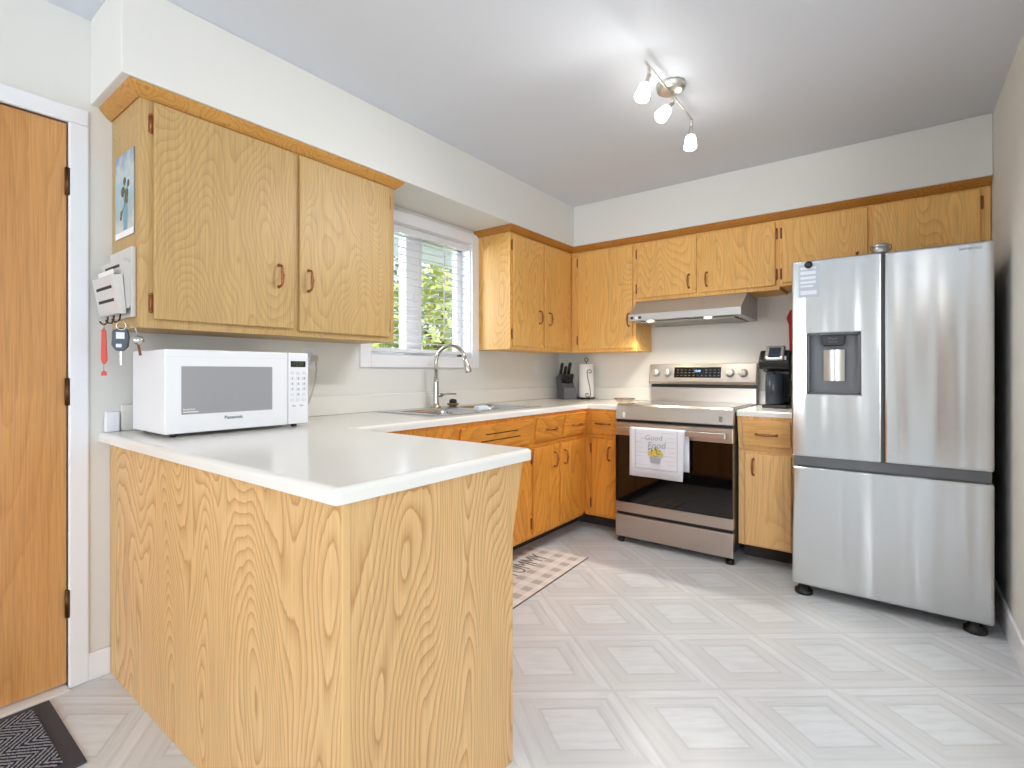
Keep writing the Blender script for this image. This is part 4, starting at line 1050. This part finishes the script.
for x, z, s in ((.140, 1.815, .020), (.180, 1.800, .022), (.160, 1.850, .016), (.200, 1.835, .014), (.125, 1.735, .012), (.120, 1.72, .010), (.185, 1.775, .014)):
    fq.lathe([(0, .0012), (s * .6, .001), (s, 0)], (x, ye - .003, z), (0, -1, 0), 9)
    gq.tube([(x, ye - .0032, z), (.168, ye - .0032, 1.765)], .0012, 5)
fq.build('flower_print', mat('flower_brown', (112, 98, 82), .7), po); gq.build('stem_print', M_GRN, po)
MB().box(pcx0, pcx1, ye - .0036, ye - .0028, pz0, pz0 + .022).build('card_edge', M_PAPER, po)

# ------------------------------------------------------------------ ceiling track light
tl = thing('track_light', 'brushed nickel ceiling track light with three frosted glass shades', 'ceiling light', (1.60, -1.60, H))
MB().lathe([(0, -.034), (.045, -.033), (.062, -.026), (.066, -.010), (.066, -.0005)], (1.600, -1.600, H), (0, 0, 1), 32).build('canopy', M_SATIN, tl)
MB().tube([(1.605, -1.600, H - .03), (1.607, -1.605, 2.425)], .006, 8).build('stem', M_SATIN, tl)
MB().box(1.604, 1.611, -1.920, -1.312, 2.420, 2.432).build('bar', M_SATIN, tl, bevel=.002)
heads = [((1.607, -1.880, 2.418), (-.014, -.072, -.16)), ((1.607, -1.600, 2.418), (-.035, -.13, -.135)), ((1.607, -1.330, 2.418), (.005, -.035, -.16))]
for o_, dv in heads:
    o_ = Vector(o_); dv = Vector(dv).normalized(); j = o_ + Vector((0, 0, -.03))
    hh = MB().tube([o_, j], .0065, 8).tube([j, j + dv * .036, j + dv * .066], [.008, .009, .013], 12).sphere(j, .010, 10, 6)
    ho = hh.build('lamp_head', M_SATIN, tl)
    MB().lathe([(.014, 0), (.022, .001), (.024, .006), (.030, .056), (.0305, .060), (.029, .061), (0, .061)], j + dv * .062, dv, 24).build('lamp_shade', M_SHADE, ho)
    lamp('track_lamp_light', 'SPOT', j + dv * .140, dv.to_track_quat('-Z', 'Y').to_euler(), 20, (1, .985, .955), spot_size=math.radians(165), spot_blend=.6, shadow_soft_size=.035)

# ------------------------------------------------------------------ mats
def mat_gingham():
    m_ = mat('gingham_mat', (214, 204, 196), .85); g = G(m_)
    tc = g.n('ShaderNodeTexCoord'); sp_ = g.n('ShaderNodeSeparateXYZ'); g.l(tc.outputs['Object'], sp_.inputs[0])
    a = g.math('GREATER_THAN', g.math('FRACT', g.math('MULTIPLY', g.math('ADD', sp_.outputs[0], 10.03), 1 / .104)), .5)
    b = g.math('GREATER_THAN', g.math('FRACT', g.math('MULTIPLY', g.math('ADD', sp_.outputs[1], 10.0), 1 / .104)), .5)
    s = g.math('MULTIPLY', g.math('ADD', a, b), .5)
    n = g.n('ShaderNodeTexNoise'); n.inputs['Scale'].default_value = 160; g.l(tc.outputs['Object'], n.inputs['Vector'])
    c_ = g.ramp(s, [(0, L((236, 231, 227))), (.5, L((226, 220, 216))), (1, L((192, 184, 180)))])
    c_ = g.mix(1.0, c_, g.ramp(n.outputs['Fac'], [(.3, grey(.94)), (.7, grey(1.04))]), 'MULTIPLY')
    g.l(c_, g.b.inputs['Base Color']); return m_
km = MB().box(-.20, .20, -.46, .46, 0, .006).build('kitchen_mat', mat_gingham(), bevel=.002)
km.location = (.718, -1.573, FL + .0005); km.rotation_euler = (0, 0, math.radians(2.6))
tag(km, 'pale gingham kitchen mat lettered YUMMY on the floor before the sink', 'mat')
q = MB().text('YUMMY', .185, (-.05, .318, .0068), (0, 1, 0), (-1, 0, 0), sx=.60, depth=.0003, align='RIGHT', bold=-.002)
me = bpy.data.meshes.new('lettering'); me.from_pydata(q.v, [], q.f); me.materials.append(M_INKD)
lo = bpy.data.objects.new('lettering', me); COL.objects.link(lo); lo.parent = km
q = MB().box(.1995, .2025, -.46, .46, 0.0, .0062)
me = bpy.data.meshes.new('binding'); me.from_pydata(q.v, [], q.f); me.materials.append(M_INKD)
lo = bpy.data.objects.new('binding', me); COL.objects.link(lo); lo.parent = km
def mat_chevron():
    m_ = mat('doormat_pile', (70, 72, 84), .95, spec=.1); g = G(m_)
    tc = g.n('ShaderNodeTexCoord'); sp_ = g.n('ShaderNodeSeparateXYZ'); g.l(tc.outputs['Object'], sp_.inputs[0])
    zig = g.math('PINGPONG', g.math('ADD', sp_.outputs[0], 10.0), .075)
    n = g.n('ShaderNodeTexNoise'); n.inputs['Scale'].default_value = 220; n.inputs['Detail'].default_value = 2; g.l(tc.outputs['Object'], n.inputs['Vector'])
    n5 = g.n('ShaderNodeTexNoise'); n5.inputs['Scale'].default_value = 60; g.l(tc.outputs['Object'], n5.inputs['Vector'])
    st_ = g.math('FRACT', g.math('ADD', g.math('MULTIPLY', g.math('ADD', g.math('ADD', sp_.outputs[1], 10.0), zig), 1 / .019), g.math('MULTIPLY', n5.outputs['Fac'], .35)))
    f = g.math('ADD', g.math('MULTIPLY', g.math('LESS_THAN', st_, .5), .5), g.math('MULTIPLY', g.math('SUBTRACT', n.outputs['Fac'], .5), 1.2))
    g.l(g.ramp(f, [(0, L((40, 44, 62))), (.25, L((66, 70, 90))), (.6, L((172, 173, 178)))]), g.b.inputs['Base Color'])
    bp = g.n('ShaderNodeBump'); bp.inputs['Strength'].default_value = .6; bp.inputs['Distance'].default_value = .004
    g.l(f, bp.inputs['Height']); g.l(bp.outputs[0], g.b.inputs['Normal']); return m_
dm = thing('doormat', 'charcoal chevron doormat with rubber border in front of the entry door', 'doormat', (.31, -3.86, FL))
DMX = -.028
MB().box(.078 + DMX, .542 + DMX, -4.24, -3.478, FL + .0005, FL + .008).build('rubber_border', mat('rubber', (66, 66, 74), .75, bump=(150, .5)), dm, bevel=.004)
MB().box(.112 + DMX, .500 + DMX, -4.205, -3.525, FL + .0082, FL + .013).build('pile', mat_chevron(), dm, bevel=.003)

# ------------------------------------------------------------------ outside the window
EX = mat('eave_white', (236, 240, 244), .6)
m = MB().box(-.90, -.145, -4.5, 1.5, 2.22, 2.25).box(-.94, -.895, -4.5, 1.5, 2.12, 2.28)
struct(m.build('roof', EX), 'white eave outside the window', 'roof')
m = MB().box(-14, -.15, -12, 12, -.45, -.40)
struct(m.build('ground', mat('lawn', (120, 140, 80), .9, bump=(8, .5))), 'grass outside the window', 'ground')
LEAF = mat('leaf_light', (186, 196, 120), .6); LEAF2 = mat('leaf_dark', (120, 140, 88), .6); BARK = mat('bark', (84, 68, 54), .9, bump=(30, .8))
def tree(label, x, y, hgt, r, m_, seed, n=2400, zc=None):
    t = thing('garden_tree', label, 'tree', (x, y, -.40), 'trees outside the kitchen window'); rr = random.Random(seed)
    zc = zc or hgt * .6
    tr = MB().tube([(x, y, -.40), (x + .05, y + .02, zc * .5), (x, y - .05, zc), (x + .03, y, zc + r * .7)], [.13, .10, .07, .03], 8)
    for k in range(7):
        a = k * .9 + rr.random(); z0 = zc * (.5 + .08 * k)
        tr.tube([(x + .02, y, z0), (x + math.cos(a) * r * .4, y + math.sin(a) * r * .4, z0 + r * .35), (x + math.cos(a) * r * .75, y + math.sin(a) * r * .75, z0 + r * .5)], [.045, .03, .012], 6)
    tr.build('trunk', BARK, t)
    lv = MB()
    for k in range(n):
        while True:
            p = Vector((rr.uniform(-1, 1), rr.uniform(-1, 1), rr.uniform(-1, 1)))
            if .35 < p.length < 1: break
        p = p.normalized() * (p.length ** .6); c_ = Vector((x + p.x * r, y + p.y * r, zc + p.z * r * 1.25))
        d1 = Vector((rr.gauss(0, 1), rr.gauss(0, 1), rr.gauss(0, .6))).normalized(); d2 = d1.orthogonal().normalized()
        s = .06 + rr.random() * .07
        lv.add([c_ - d1 * s, c_ + d2 * s * .45, c_ + d1 * s, c_ - d2 * s * .45], [(0, 1, 2, 3)])
    lv.build('foliage', m_, t)
    return t
tree('light green leafy tree seen through the right window pane', -4.3, 2.85, 3.4, 1.30, LEAF, 1, 3600, 1.5)
tree('taller dark green tree standing far behind the garden', -9.5, 6.2, 5.0, 2.6, LEAF2, 2, 4200, 2.4)
tree('pale sparse tree seen through the left window pane', -4.5, .75, 3.0, .75, LEAF, 3, 1100, 1.2)
